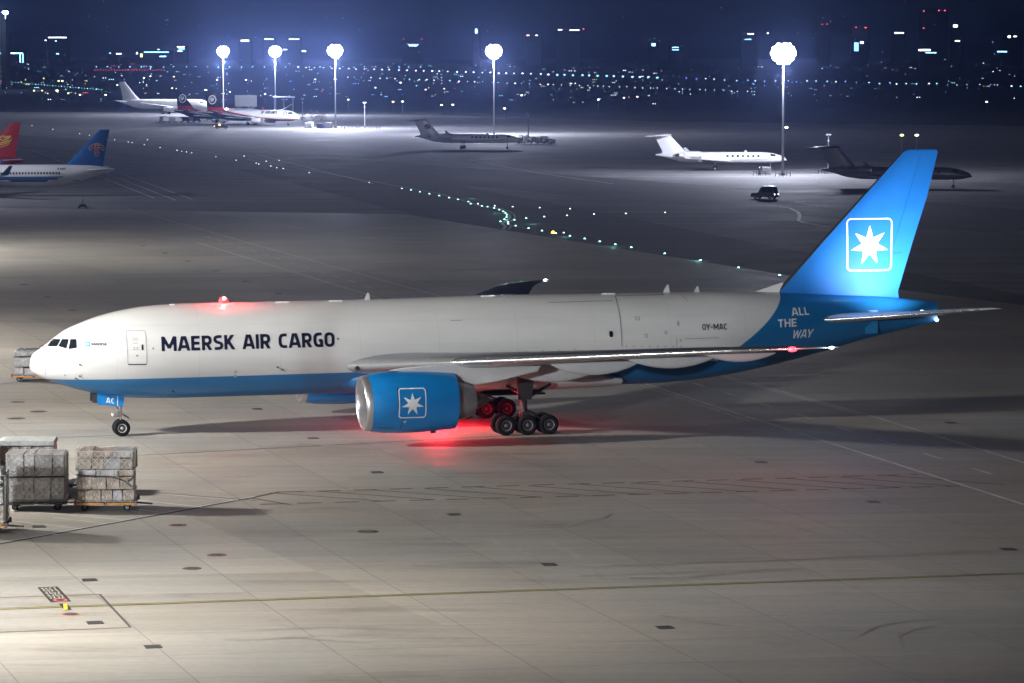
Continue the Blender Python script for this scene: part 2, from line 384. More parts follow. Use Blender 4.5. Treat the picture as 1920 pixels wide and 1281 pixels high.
# ------------------------------------------------------------------ ground
def concrete_mat():
    m = bpy.data.materials.new('apron_concrete'); m.use_nodes = True; N, L = nodes_of(m); b = N['Principled BSDF']
    tc = N.new('ShaderNodeTexCoord')
    def mapping(rot, sc):
        mp = N.new('ShaderNodeMapping'); mp.inputs['Rotation'].default_value = (0, 0, rot); mp.inputs['Scale'].default_value = sc
        L.new(tc.outputs['Object'], mp.inputs['Vector']); return mp.outputs[0]
    def noise(vec, scale, detail=4, rough=.55):
        n = N.new('ShaderNodeTexNoise'); n.inputs['Scale'].default_value = scale; n.inputs['Detail'].default_value = detail; n.inputs['Roughness'].default_value = rough
        L.new(vec, n.inputs['Vector']); return n.outputs['Fac']
    def rng(x, a, c, lo, hi):
        r = N.new('ShaderNodeMapRange'); r.inputs[1].default_value = a; r.inputs[2].default_value = c; r.inputs[3].default_value = lo; r.inputs[4].default_value = hi
        L.new(x, r.inputs[0]); return r.outputs[0]
    def mth(op, a, c):
        n = N.new('ShaderNodeMath'); n.operation = op
        for i, q in enumerate((a, c)):
            if isinstance(q, (int, float)): n.inputs[i].default_value = q
            else: L.new(q, n.inputs[i])
        return n.outputs[0]
    ROT = R(-13.2)
    base = mapping(ROT, (1, 1, 1))
    slab = mapping(ROT, (1 / 7.0, 1 / 5.5, 1))
    fl = N.new('ShaderNodeVectorMath'); fl.operation = 'FLOOR'; L.new(slab, fl.inputs[0])
    wn = N.new('ShaderNodeTexWhiteNoise'); wn.noise_dimensions = '2D'; L.new(fl.outputs[0], wn.inputs['Vector'])
    big = mapping(ROT, (1 / 28.0, 1 / 16.5, 1))
    fl2 = N.new('ShaderNodeVectorMath'); fl2.operation = 'FLOOR'; L.new(big, fl2.inputs[0])
    wn2 = N.new('ShaderNodeTexWhiteNoise'); wn2.noise_dimensions = '2D'; L.new(fl2.outputs[0], wn2.inputs['Vector'])
    v = rng(wn.outputs['Value'], 0, 1, .93, 1.05)
    v = mth('MULTIPLY', v, rng(wn2.outputs['Value'], 0, 1, .86, 1.08))
    v = mth('MULTIPLY', v, rng(noise(base, .035, 5), .3, .7, .84, 1.12))
    v = mth('MULTIPLY', v, rng(noise(mapping(ROT, (.02, .55, 1)), 1.0, 6, .62), .3, .7, .90, 1.07))      # tyre wear along the taxi direction
    v = mth('MULTIPLY', v, rng(noise(mapping(R(-4), (.05, 2.4, 1)), 1.0, 5, .6), .3, .7, .95, 1.04))
    st = noise(mapping(R(-2), (.10, .42, 1)), 1.0, 8, .7)
    v = mth('MULTIPLY', v, rng(st, .55, .72, 1.0, .6))                                                     # dark scuffs
    v = mth('MULTIPLY', v, rng(noise(base, 2.2, 4), .35, .65, .95, 1.04))
    # joints
    sx = N.new('ShaderNodeSeparateXYZ'); L.new(slab, sx.inputs[0])
    for i, wd in ((0, .006), (1, .008)):
        fr = mth('FRACT', sx.outputs[i], 0.0); ds = mth('ABSOLUTE', mth('SUBTRACT', fr, .5), 0.0)
        v = mth('MULTIPLY', v, rng(ds, .5 - wd, .5 - wd * .4, 1.0, .62))
    tint = noise(base, .05, 3)
    rp = N.new('ShaderNodeMix'); rp.data_type = 'RGBA'; rp.inputs[6].default_value = (.38, .35, .305, 1); rp.inputs[7].default_value = (.345, .34, .32, 1)
    L.new(rng(tint, .38, .62, 0, 1), rp.inputs[0])
    sc = N.new('ShaderNodeVectorMath'); sc.operation = 'SCALE'; L.new(rp.outputs[2], sc.inputs[0]); L.new(v, sc.inputs['Scale'])
    L.new(sc.outputs[0], b.inputs['Base Color'])
    L.new(rng(st, .4, .7, .72, .5), b.inputs['Roughness'])
    b.inputs['Specular IOR Level'].default_value = .35
    bp = N.new('ShaderNodeBump'); bp.inputs['Strength'].default_value = .15; bp.inputs['Distance'].default_value = .02
    L.new(noise(base, 9, 4), bp.inputs['Height']); L.new(bp.outputs[0], b.inputs['Normal'])
    return m
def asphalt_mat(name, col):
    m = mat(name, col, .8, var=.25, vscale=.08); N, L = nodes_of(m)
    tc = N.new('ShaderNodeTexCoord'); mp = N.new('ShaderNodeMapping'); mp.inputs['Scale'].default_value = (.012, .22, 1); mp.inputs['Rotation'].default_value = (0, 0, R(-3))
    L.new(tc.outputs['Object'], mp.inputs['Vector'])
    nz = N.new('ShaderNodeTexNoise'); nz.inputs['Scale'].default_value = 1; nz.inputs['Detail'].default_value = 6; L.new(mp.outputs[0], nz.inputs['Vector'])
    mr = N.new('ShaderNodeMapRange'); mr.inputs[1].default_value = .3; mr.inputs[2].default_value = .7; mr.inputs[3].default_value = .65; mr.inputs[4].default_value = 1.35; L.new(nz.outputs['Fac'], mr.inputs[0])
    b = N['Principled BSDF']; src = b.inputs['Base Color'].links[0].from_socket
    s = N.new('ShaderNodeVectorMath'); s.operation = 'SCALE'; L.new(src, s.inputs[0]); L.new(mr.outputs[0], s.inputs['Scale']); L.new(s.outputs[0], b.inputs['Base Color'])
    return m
CONC = concrete_mat()
ASPH = asphalt_mat('taxiway_asphalt', (.05, .05, .054))
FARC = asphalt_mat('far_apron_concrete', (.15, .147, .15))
EARTH = asphalt_mat('dark_grassland', (.035, .04, .035))
def sheet(name, pts, m, z):
    o = MB().poly([(p[0], p[1], z) for p in pts]).build(name, m, recalc=False)
    return tag(o, kind='structure')
S = 32000
sheet('ground', [(-S, -300), (S, -300), (S, S), (-S, S)], EARTH, -.02)
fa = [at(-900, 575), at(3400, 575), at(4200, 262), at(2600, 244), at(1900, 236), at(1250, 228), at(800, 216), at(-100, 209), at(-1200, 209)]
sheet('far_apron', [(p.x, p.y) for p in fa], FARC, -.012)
near = [(-190, -60), (190, -60), at(3300, 700), at(2300, 620), at(1500, 520), at(760, 402), at(-400, 384), at(-1200, 384)]
sheet('apron', [(p[0], p[1]) for p in near], CONC, 0.0)
def band(pts, w, m, name, z, kind='structure'):
    mb = MB(); q = [Vector((p[0], p[1])) for p in pts]; L_, R_ = [], []
    for i, p in enumerate(q):
        d = (q[min(i + 1, len(q) - 1)] - q[max(i - 1, 0)]).normalized(); n = Vector((-d.y, d.x)) * (w / 2)
        L_.append((p + n).to_tuple() + (z,)); R_.append((p - n).to_tuple() + (z,))
    for i in range(len(q) - 1): mb.poly([R_[i], R_[i + 1], L_[i + 1], L_[i]])
    o = mb.build(name, m, recalc=False)
    return tag(o, kind=kind) if kind else o
A = at(640, 332); B = at(1640, 552)
band([A + (A - B) * .15, A, B, B + (B - A) * .4], 30, ASPH, 'taxiway', -.004)
A2 = at(-200, 246); B2 = at(1150, 352); band([A2, B2, at(2100, 430)], 44, ASPH, 'far_taxiway', -.006)

# painted markings
PW = mat('worn_white_line', (.66, .66, .63), .7, var=.3, vscale=.6)
PY = mat('worn_yellow_line', (.36, .32, .09), .6, var=.3, vscale=.5)
PB = mat('black_line_border', (.03, .03, .03), .7, var=.3, vscale=.6)
PD = mat('faded_dark_line', (.07, .06, .055), .75, var=.3, vscale=.6)
_lz = [0.0]
def line(pts, w, m, name, z=.004, dash=None):
    mb = MB(); _lz[0] += .0003; z += _lz[0]
    for a, b in zip(pts[:-1], pts[1:]):
        a = Vector((a[0], a[1])); b = Vector((b[0], b[1])); L_ = (b - a).length
        if dash:
            s = 0; d = (b - a).normalized()
            while s < L_: mb.strip(a + d * s, a + d * min(s + dash[0], L_), w, z); s += dash[0] + dash[1]
        else: mb.strip(a, b, w, z)
    return tag(mb.build(name, m, recalc=False), kind='structure')
def px(*uv): return [at(u, v) for u, v in uv]
ye = px((-150, 1147.4), (2080, 1069.5))
line(ye, .5, PB, 'taxi_line_border', .004); line(ye, .22, PY, 'taxi_line', .008)
line(px((-60, 1031), (470, 934)), .34, PB, 'stand_line', .004); line(px((-60, 1029.5), (478, 931)), .13, PW, 'stand_line_white', .008)
line(px((470, 934), (527, 922)), .3, PD, 'stand_line', .004)
# hatched keep-clear strip
U0, U1 = (527, 923), (1720, 890); Lo0, Lo1 = (488, 946), (1800, 911.5)
line(px(U0, U1), .3, PD, 'hatch_outline', .004, dash=(1.35, .75)); line(px(Lo0, Lo1), .3, PD, 'hatch_outline', .004, dash=(1.35, .75))
line(px((470, 934), (545, 946.5)), .22, PD, 'hatch_outline', .004)
hm = MB()
for k in range(13):
    u = 505 + k * 97
    a = at(u, 923.6 - (u - 527) * .02766); e = u + 215; b = at(e, 946 - (e - 488) * .0263)
    hm.strip(a, b, .2, .0042)
tag(hm.build('hatch_stripes', PD, recalc=False), kind='structure')
# service road crossing the apron
line(px((240, 392), (1350, 703)), .22, PW, 'road_edge_line'); line(px((1350, 703), (1610, 773), (1950, 877)), .2, PW, 'road_edge_line')
line(px((1354, 707.5), (1612, 777)), .2, PW, 'road_edge_line')
line(px((370, 455), (690, 553), (1415, 786), (1960, 959)), .24, PW, 'road_edge_line')
line(px((385, 443), (720, 547)), .2, PW, 'road_centre_line', dash=(4, 5)); line(px((1240, 700), (1960, 920)), .2, PW, 'road_centre_line', dash=(3.2, 5))
line(px((1200, 722), (1420, 795)), .12, PW, 'road_side_line')
for (a, b) in [((262, 923), (446, 938.5)), ((258, 938), (378, 951)), ((128, 937), (300, 961)), ((100, 971), (200, 982)), ((15, 976), (152, 992)), ((15, 990), (110, 1003)), ((0, 955), (230, 975))]:
    line(px(a, b), .13, PW, 'cargo_bay_line')
line(px((262, 922), (480, 939)), .12, PD, 'cargo_bay_line', .005)
line(px((0, 1121), (187, 1115), (245, 1177), (0, 1186)), .12, PD, 'pit_outline')
for a, b in [((0, 868), (1050, 812)), ((0, 521), (1000, 503)), ((0, 456), (470, 452)), ((0, 826), (250, 815)), ((0, 721), (105, 708))]:
    line(px(a, b), .16, PD, 'expansion_joint', .003)
# far lines
for pts in [[(255, 262), (820, 362), (900, 386)], [(60, 282), (290, 372)], [(180, 318), (330, 376)], [(205, 318), (360, 374)], [(880, 300), (1010, 325), (1150, 345)], [(480, 290), (700, 345)]]:
    line(px(*pts), .35, PW, 'far_taxi_line', .004)
line(px((1380, 385), (1440, 386), (1480, 390), (1497, 398), (1500, 406), (1497, 414), (1508, 418), (1556, 426)), .55, PW, 'far_taxi_line', .006)
line(px((1560, 376), (1510, 378), (1490, 380), (1520, 384), (1580, 393)), .4, PW, 'far_taxi_line', .006)
cur = [(905, 388), (928, 390), (945, 396), (955, 403), (956, 409), (948, 415), (941, 420), (948, 424), (944, 430), (928, 432), (905, 434)]
line(px(*cur), .5, PW, 'lead_in_line', .006); line([p + Vector((.8, 0, 0)) for p in px(*cur)], .25, PW, 'lead_in_line', .006)
line(px((946, 420), (990, 430)), .3, PW, 'lead_in_line', .006)
line(px((1330, 497), (1360, 501), (1475, 523)), .5, PW, 'lead_in_line', .006)

# the painted stand number board and stop mark on the near apron
def ground_quad(name, pts, m, z): return MB().poly([(p.x, p.y, z) for p in pts]).build(name, m, recalc=False)
q = px((70, 1101.5), (108, 1100), (134, 1128), (95, 1130))
gs = thing('ground_sign', 'dark painted stand board with pale lettering on the concrete beside the yellow line', 'ground marking', (q[0] + q[2]) / 2)
def rel(ps, o): return [p - o.location for p in ps]
ground_quad('board', rel(q, gs), PB, .004).parent = gs
e1 = (q[1] - q[0]); e2 = (q[3] - q[0]); o0 = q[0] - gs.location
def gmap(x, y): p = o0 + e1 * x + e2 * (1 - y); return (p.x, p.y, .009)
PALE = mat('pale_board_lettering', (.5, .48, .4), .7, var=.3, vscale=4); PINK = mat('faded_red_paint', (.5, .13, .13), .7, var=.2, vscale=4)
for row in range(4):
    text = ['MAX SPAN', '65M B777', 'STAND 52', 'NO ENTRY'][row]
    def fb(X, Y, row=row):
        rnd = np.random.RandomState(row + 3); d = np.full(X.shape, 1e9)
        for k in range(4):
            x = .12 + k * .2; 
            for st in ([(x, 0), (x + .13, 0)], [(x, .12), (x + .13, .12)], [(x + .065 * rnd.randint(0, 3), -.01), (x + .065 * rnd.randint(0, 3), .13)]):
                d = np.minimum(d, sd_line(X, Y, [(p[0], p[1] + .80 - row * .18) for p in st], .016))
        return d
    sdf_mb(fb, .05, .97, .12, .98, .018, gmap).build('lettering', PALE, gs, recalc=False)
sdf_mb(lambda X, Y: np.abs(np.hypot((X - .55) / 3.2, (Y - .13)) - .085) - .022, .1, .99, .01, .27, .012, gmap).build('red_ring', PINK, gs, recalc=False)
q2 = px((110, 1132.5), (125, 1132), (135, 1144), (121, 1145)); st = thing('stop_mark', 'black and yellow stop bar painted across the yellow taxi line', 'ground marking', (q2[0] + q2[2]) / 2)
ground_quad('border', rel(q2, st), PB, .012).parent = st
c2 = sum(q2, Vector()) / 4
ground_quad('yellow_bar', rel([c2 + Vector(((p - c2).x * .5, (p - c2).y * .95, 0)) for p in q2], st), mat('yellow_paint', (.75, .5, .04), .6), .016).parent = st

# tyre rubber left on the concrete
TM = mat('tyre_rubber_mark', (.315, .298, .268), .7, var=.3, vscale=.4)
for pts, w in [([(860, 1048), (930, 1060), (1000, 1080), (1060, 1100)], .25), ([(1010, 1010), (1060, 1030), (1110, 1062), (1130, 1085)], .3), ([(1240, 1155), (1330, 1170), (1420, 1180), (1500, 1205)], .3), ([(1600, 1195), (1640, 1175), (1700, 1164), (1770, 1158)], .3), ([(1690, 1215), (1680, 1195), (1710, 1180), (1760, 1172)], .25),
               ([(1050, 990), (1090, 978), (1130, 972), (1145, 962)], .25), ([(700, 1010), (820, 1010), (920, 1012), (990, 1040), (1020, 1056)], .22), ([(560, 1000), (640, 1010), (760, 1020)], .3), ([(1180, 1085), (1290, 1082), (1420, 1070)], .5), ([(1080, 1062), (1240, 1058), (1500, 1048), (1850, 1033)], .5), ([(1090, 1080), (1260, 1074), (1500, 1066)], .35), ([(450, 1180), (620, 1175), (800, 1182)], .7), ([(420, 1200), (560, 1196), (700, 1205)], .5), ([(560, 832), (640, 838), (720, 842)], .5), ([(600, 846), (700, 848)], .35), ([(0, 640), (160, 636), (330, 628)], .4), ([(0, 606), (140, 603), (260, 598)], .4), ([(1330, 960), (1480, 985), (1560, 1010)], .25)]:
    line(px(*pts), w, TM, 'tyre_mark', .002)

# pit covers and drains
IRON = mat('pit_iron', (.09, .085, .08), .6, metal=.3, var=.25, vscale=5)
def disc_mesh(rimmat):
    a = MB().lathe([(0, .9), (.02, .9), (.02, .0)], 28, 'z'); b = MB().lathe([(0, 1.08), (.012, 1.06), (.012, .9)], 28, 'z')
    for k in range(6): a.box((0, -.6 + k * .24, .024), (1.2, .05, .012))
    return a.mesh('lid', IRON), b.mesh('rim', rimmat)
PIT = {'plain': disc_mesh(IRON), 'red': disc_mesh(mat('red_rim_paint', (.42, .06, .05), .6, var=.2, vscale=4))}
for (u, v, w, kind, lab) in [
    (690, 997, 40, 'plain', 'round iron pit cover in the middle of the open concrete'), (360, 1066, 36, 'plain', 'round iron pit cover just below the red rimmed one'),
    (333, 985, 34, 'red', 'rusty rimmed pit cover right of the pallet shadow'), (407, 1041, 38, 'red', 'red rimmed pit cover, the reddest on the near concrete'),
    (132, 1152, 32, 'red', 'red ringed pit cover just under the yellow stop bar'), (33, 754, 26, 'plain', 'pit cover highest of three left of the nose wheel'),
    (72, 772, 32, 'plain', 'pit cover nearest to the nose wheel'), (30, 785, 34, 'plain', 'pit cover lowest of three left of the nose wheel')]:
    P = at(u, v); sc = w / (F / P.length) / 2.1
    t = thing('pit_cover', lab, 'pit cover', (P.x, P.y, .002), 0, 'round pit covers in the apron'); t.scale = (sc, sc, 1)
    put('lid', PIT[kind][0], t); put('rim', PIT[kind][1], t)
DR = MB().box((0, 0, .008), (.5, .62, .012)).mesh('grate', IRON); DF = MB()
for s in (-1, 1): DF.box((.31 * s, 0, .012), (.08, .78, .02)); DF.box((0, .35 * s, .012), (.54, .08, .02))
DF = DF.mesh('frame', DARKM)
for (u, v, lab) in [(168, 1088, 'square drain cover right of the painted stand board'), (287, 1213, 'square drain cover nearest to the camera, below the pit outline corner'), (852, 965, 'square drain cover just below the middle of the hatched strip'), (1030, 1059, 'square drain cover at the end of a curved tyre mark in the open concrete'),
                 (707, 886, 'square drain cover between the engine and the hatched strip'), (1247, 1177, 'square drain cover below the yellow line right of the middle'), (1427, 867, 'square drain cover above the right half of the hatched strip'), (1637, 941, 'square drain cover below the right end of the hatched strip'), (1890, 1030, 'square drain cover at the right edge above the yellow line'),
                 (1783, 793, 'square drain cover in the aircraft shadow at the right'), (73, 988, 'square drain cover among the cargo bay lines left of the pallet shadow'), (587, 822, 'square drain cover just in front of the engine inlet'), (482, 767, 'square drain cover in the fuselage shadow under the wing root'),
                 (268, 461, 'drain cover farthest away in the line of covers above the aircraft roof'), (309, 475, 'second farthest drain cover in the line above the aircraft roof'), (352, 490, 'third farthest drain cover in the line above the aircraft roof'), (405, 508, 'fourth farthest drain cover in the line above the aircraft roof'), (461, 528, 'fifth drain cover in the line above the aircraft roof, right of the beacon'), (522, 551, 'drain cover touching the fuselage roofline right of the beacon'),
                 (45, 534, 'drain cover highest of three above the aircraft nose'), (88, 557, 'drain cover in the middle of three above the aircraft nose'), (135, 582, 'drain cover lowest of three above the aircraft nose'), (178, 1168, 'flat drain cover inside the dark pit outline')]:
    P = at(u, v); t = thing('drain_cover', lab, 'drain cover', (P.x, P.y, .001), R(13.2), 'square drain covers in the apron')
    put('grate', DR, t); put('frame', DF, t)

# ------------------------------------------------------------------ night air
hz = bpy.data.materials.new('haze_air'); hz.use_nodes = True; N_, L_ = nodes_of(hz); N_.clear()
pv = N_.new('ShaderNodeVolumePrincipled'); pv.inputs['Color'].default_value = (.32, .46, 1.0, 1); pv.inputs['Density'].default_value = 5.4e-5; pv.inputs['Anisotropy'].default_value = .85
oo = N_.new('ShaderNodeOutputMaterial'); L_.new(pv.outputs[0], oo.inputs['Volume'])
HB = 33000
tag(MB().box((0, HB / 2 - 200, 92), (2 * HB, HB + 400, 190)).build('haze', hz), kind='stuff')

# ================================================================== aircraft building blocks
def naca(x, tc): return 5 * tc * (.2969 * math.sqrt(max(x, 0)) - .126 * x - .3516 * x * x + .2843 * x ** 3 - .1036 * x ** 4)
def airfoil_ring(sec, c0, c1, n=10, vertical=False):
    """sec: (span, xLE, h, chord, tc, twist); ring of points from chord fraction c0..c1 upper then back lower"""
    span, xl, h, ch, tc, tw = sec
    cs = [c0 + (c1 - c0) * (.5 - .5 * math.cos(PI * i / n)) if c0 == 0 else c0 + (c1 - c0) * i / n for i in range(n + 1)]
    up = []; lo = []
    tws, twc = math.sin(R(tw)), math.cos(R(tw))
    for c in cs:
        t = naca(c, tc); cam_ = 0 if vertical else .018 * math.sin(PI * min(1, c)) * (1 if tw >= -9 else 0)
        for lst, s in ((up, 1), (lo, -1)):
            a, b = c * ch, (cam_ + s * t) * ch
            X = xl + a * twc + b * tws; Z = h - a * tws + b * twc
            lst.append((X, span, Z))
    return up + lo[::-1] if c0 > 0 else up + lo[::-1][:-1]
def wing_mesh(secs, side, name, m, c0=0.0, c1=1.0, n=10, vertical=False, smooth=40, zshift=0):
    mb = MB(); rr = []
    for s in secs:
        r = airfoil_ring(s, c0, c1, n, vertical)
        if vertical: r = [(x, z - s[2], s[0]) for (x, sp, z) in r]
        else: r = [(x, sp * side, z) for (x, sp, z) in r]
        rr.append(r)
    mb.rings(rr, True, True, True)
    return mb.mesh(name, m, smooth)
class Fuselage:
    def __init__(s, top, bot, wid, zc): s.T, s.B, s.W, s.C = pchip(*top), pchip(*bot), pchip(*wid), pchip(*zc); s.L = top[0][-1]
    def sec(s, x):
        t, b, w, c = s.T(x), s.B(x), s.W(x), s.C(x)
        return t, b, w, min(max(c, b + .3 * (t - b)), t - .3 * (t - b))
    def y(s, x, z):
        t, b, w, c = s.sec(x); h = (t - c) if z > c else (c - b)
        return w * math.sqrt(max(1 - ((z - c) / max(h, 1e-6)) ** 2, 0))
    def surf(s, x, z, side=-1, off=.012):
        t, b, w, c = s.sec(x); h = (t - c) if z > c else (c - b)
        yy = s.y(x, z); nz = (z - c) / (h * h); ny = yy / max(w * w, 1e-6); l = math.hypot(nz, ny) or 1
        return (x, side * (yy + off * ny / l), z + off * nz / l)
    def mesh(s, name, mats, xs, n=64, smooth=50):
        rr = []
        for x in xs:
            t, b, w, c = s.sec(x); r = []
            for i in range(n):
                a = 2 * PI * i / n; sy, cz = math.sin(a), math.cos(a)
                r.append((x, w * sy, c + cz * ((t - c) if cz > 0 else (c - b))))
            rr.append(r)
        return MB().rings(rr).mesh(name, mats, smooth)
def outline(fus, pts, w, side=-1, off=.012, closed=True, step=.15, r=.012):
    """thin seam following the fuselage skin through (x,z) points"""
    mb = MB(); P = list(pts) + ([pts[0]] if closed else [])
    for a, b in zip(P[:-1], P[1:]):
        L_ = math.hypot(b[0] - a[0], b[1] - a[1]); n = max(1, int(L_ / step)); dx, dz = (b[0] - a[0]) / L_, (b[1] - a[1]) / L_
        nx, nz = -dz * w / 2, dx * w / 2
        for k in range(n):
            q = [(a[0] + dx * L_ * t, a[1] + dz * L_ * t) for t in (k / n, (k + 1) / n)]
            mb.poly([fus.surf(q[0][0] - nx, q[0][1] - nz, side, off), fus.surf(q[1][0] - nx, q[1][1] - nz, side, off), fus.surf(q[1][0] + nx, q[1][1] + nz, side, off), fus.surf(q[0][0] + nx, q[0][1] + nz, side, off)])
    return mb
def fus_poly(fus, P, side=-1, off=.012, res=.08):
    xs = [p[0] for p in P]; zs = [p[1] for p in P]
    return sdf_mb(lambda X, Y: sd_poly(X, Y, P), min(xs) - .02, max(xs) + .02, min(zs) - .02, max(zs) + .02, res, lambda x, z: fus.surf(x, z, side, off), run=2)
def wheel(parent, c, r, w, rim_m=LGREY, name='tyre', out=-1):
    """tyre lying along y at c, with its rim as a child"""
    t = put(name, TYRE(r, w), parent, c)
    put('rim', RIM(r, w, rim_m), t)
    return t
_tc = {}
def TYRE(r, w):
    k = ('t', round(r, 3), round(w, 3))
    if k not in _tc:
        h = w / 2
        prof = [(-h * .78, r * .52), (-h, r * .66), (-h, r * .84), (-h * .8, r * .95), (-h * .55, r), (-h * .5, r * .985), (-h * .2, r), (0, r * .988), (h * .2, r), (h * .5, r * .985), (h * .55, r), (h * .8, r * .95), (h, r * .84), (h, r * .66), (h * .78, r * .52)]
        _tc[k] = MB().lathe(prof, 40, 'y', close_prof=True).mesh('tyre', RUBBER, 35)
    return _tc[k]
def RIM(r, w, m):
    k = ('r', round(r, 3), round(w, 3), m.name)
    if k not in _tc:
        h = w / 2; mb = MB()
        for s in (-1, 1):
            mb.lathe([(s * h * .98, r * .54), (s * h * .9, r * .46)], 32, 'y', close_prof=True)
            mb.lathe([(s * h * .9, r * .46), (s * h * .6, r * .42), (s * h * .5, r * .15)], 32, 'y', mi=1, close_prof=True)
            mb.lathe([(s * h * .5, r * .19), (s * h * .9, r * .16), (s * h * 1.0, r * .1), (s * h * 1.01, .001)], 20, 'y', mi=0)
            for q in range(8):
                t = 2 * PI * q / 8; mb.box((r * .35 * math.cos(t), s * h * .52, r * .35 * math.sin(t)), (r * .07, h * .1, r * .07), mi=1)
        _tc[k] = mb.mesh('rim', [m, DARKM], 35)
    return _tc[k]

# ================================================================== the cargo aircraft in the foreground
PSI = R(14.61)
plane = thing('cargo_aircraft', 'large white and blue cargo aircraft with a lit star on its blue tail fin', 'aircraft', (-31.35, 227.35, 0), PSI)
FU = Fuselage(([0, .05, .16, .5, .94, 1.56, 2.43, 3.3, 4.18, 5.32, 6.45, 7.68, 9, 10.3, 13, 22, 32, 46.7, 51.2, 55, 58.96, 62.9], [4.75, 5.08, 5.38, 5.72, 6.02, 6.5, 7.1, 7.47, 7.79, 8.1, 8.32, 8.49, 8.58, 8.62, 8.62, 8.66, 8.8, 8.8, 8.68, 8.5, 8.24, 7.76]),
              ([0, .05, .15, .58, 1.09, 1.79, 2.74, 4.13, 5.42, 6.75, 8.94, 14.9, 32, 42, 45.2, 47.5, 50.4, 54.4, 57.8, 60.5, 62.9], [4.75, 4.5, 4.36, 4.06, 3.8, 3.55, 3.24, 2.87, 2.64, 2.5, 2.43, 2.45, 2.55, 2.62, 2.8, 3.1, 3.6, 4.5, 5.38, 5.95, 6.5]),
              ([0, .05, .2, .5, 1, 1.6, 2.4, 3.3, 4.2, 5.3, 6.5, 8, 9.5, 12, 43, 46, 49, 52, 55, 58, 60.5, 62.2, 62.9], [0.001, .36, .62, .98, 1.38, 1.74, 2.1, 2.4, 2.62, 2.82, 2.97, 3.07, 3.1, 3.1, 3.1, 3.06, 2.85, 2.42, 1.85, 1.22, .68, .28, .09]),
              ([0, 1, 3, 6, 9, 42, 46, 50, 54, 58, 62.9], [4.75, 4.85, 5.1, 5.4, 5.52, 5.68, 5.85, 6.3, 6.65, 6.95, 7.13]))
def livery():
    m = bpy.data.materials.new('white_and_blue_livery'); m.use_nodes = True; N, L = nodes_of(m); b = N['Principled BSDF']
    tc = N.new('ShaderNodeTexCoord'); sx = N.new('ShaderNodeSeparateXYZ'); L.new(tc.outputs['Object'], sx.inputs[0]); X, Y, Z = sx.outputs
    def mth(op, a, c=0.0):
        n = N.new('ShaderNodeMath'); n.operation = op
        for i, q in enumerate((a, c)):
            if isinstance(q, (int, float)): n.inputs[i].default_value = q
            else: L.new(q, n.inputs[i])
        return n.outputs[0]
    stripe = mth('LESS_THAN', Z, mth('ADD', mth('MULTIPLY', X, .008), 3.905))
    cx = mth('ADD', mth('ADD', mth('MULTIPLY', mth('SUBTRACT', Z, 5.2), 1.278), 47.49), mth('MULTIPLY', mth('MULTIPLY', mth('SUBTRACT', Z, 5.2), mth('SUBTRACT', Z, 6.64)), -.106))
    tail = mth('GREATER_THAN', X, cx)
    blue = mth('MAXIMUM', stripe, tail)
    nz = N.new('ShaderNodeTexNoise'); nz.inputs['Scale'].default_value = .5; nz.inputs['Detail'].default_value = 6
    mp = N.new('ShaderNodeMapping'); mp.inputs['Scale'].default_value = (.25, 1, 1.6); L.new(tc.outputs['Object'], mp.inputs[0]); L.new(mp.outputs[0], nz.inputs['Vector'])
    mr = N.new('ShaderNodeMapRange'); mr.inputs[1].default_value = .3; mr.inputs[2].default_value = .7; mr.inputs[3].default_value = .88; mr.inputs[4].default_value = 1.03; L.new(nz.outputs['Fac'], mr.inputs[0])
    # skin joints
    fx = mth('ABSOLUTE', mth('SUBTRACT', mth('FRACT', mth('MULTIPLY', X, 1 / 5.33)), .5)); jx = mth('GREATER_THAN', fx, .4982)
    lap = mth('GREATER_THAN', mth('ABSOLUTE', mth('SUBTRACT', mth('FRACT', mth('MULTIPLY', mth('ADD', Z, .35), 1 / 1.55)), .5)), .4945)
    j = mth('SUBTRACT', 1.0, mth('MULTIPLY', mth('MAXIMUM', jx, mth('MULTIPLY', lap, .7)), .20))
    mx = N.new('ShaderNodeMix'); mx.data_type = 'RGBA'; mx.inputs[6].default_value = (.70, .705, .70, 1); mx.inputs[7].default_value = (.012, .16, .40, 1); L.new(blue, mx.inputs[0])
    sc = N.new('ShaderNodeVectorMath'); sc.operation = 'SCALE'; L.new(mx.outputs[2], sc.inputs[0]); L.new(mth('MULTIPLY', mr.outputs[0], j), sc.inputs['Scale']); L.new(sc.outputs[0], b.inputs['Base Color'])
    b.inputs['Roughness'].default_value = .36; b.inputs['Coat Weight'].default_value = .35; b.inputs['Coat Roughness'].default_value = .15
    bp = N.new('ShaderNodeBump'); bp.inputs['Strength'].default_value = .04; bp.inputs['Distance'].default_value = .05
    n2 = N.new('ShaderNodeTexNoise'); n2.inputs['Scale'].default_value = .9; n2.inputs['Detail'].default_value = 2; L.new(tc.outputs['Object'], n2.inputs['Vector']); L.new(n2.outputs['Fac'], bp.inputs['Height']); L.new(bp.outputs[0], b.inputs['Normal'])
    return m
LIV = livery()
xs = [0, .02, .05, .1, .16, .25, .35, .5, .7, .94] + [1.2 + .3 * i for i in range(16)] + [6 + .5 * i for i in range(9)] + [10.5 + 1.0 * i for i in range(32)] + [42.5 + .6 * i for i in range(30)] + [60.5, 61, 61.5, 62, 62.4, 62.7, 62.9]
put('fuselage', FU.mesh('fuselage', LIV, sorted(xs), 72), plane)
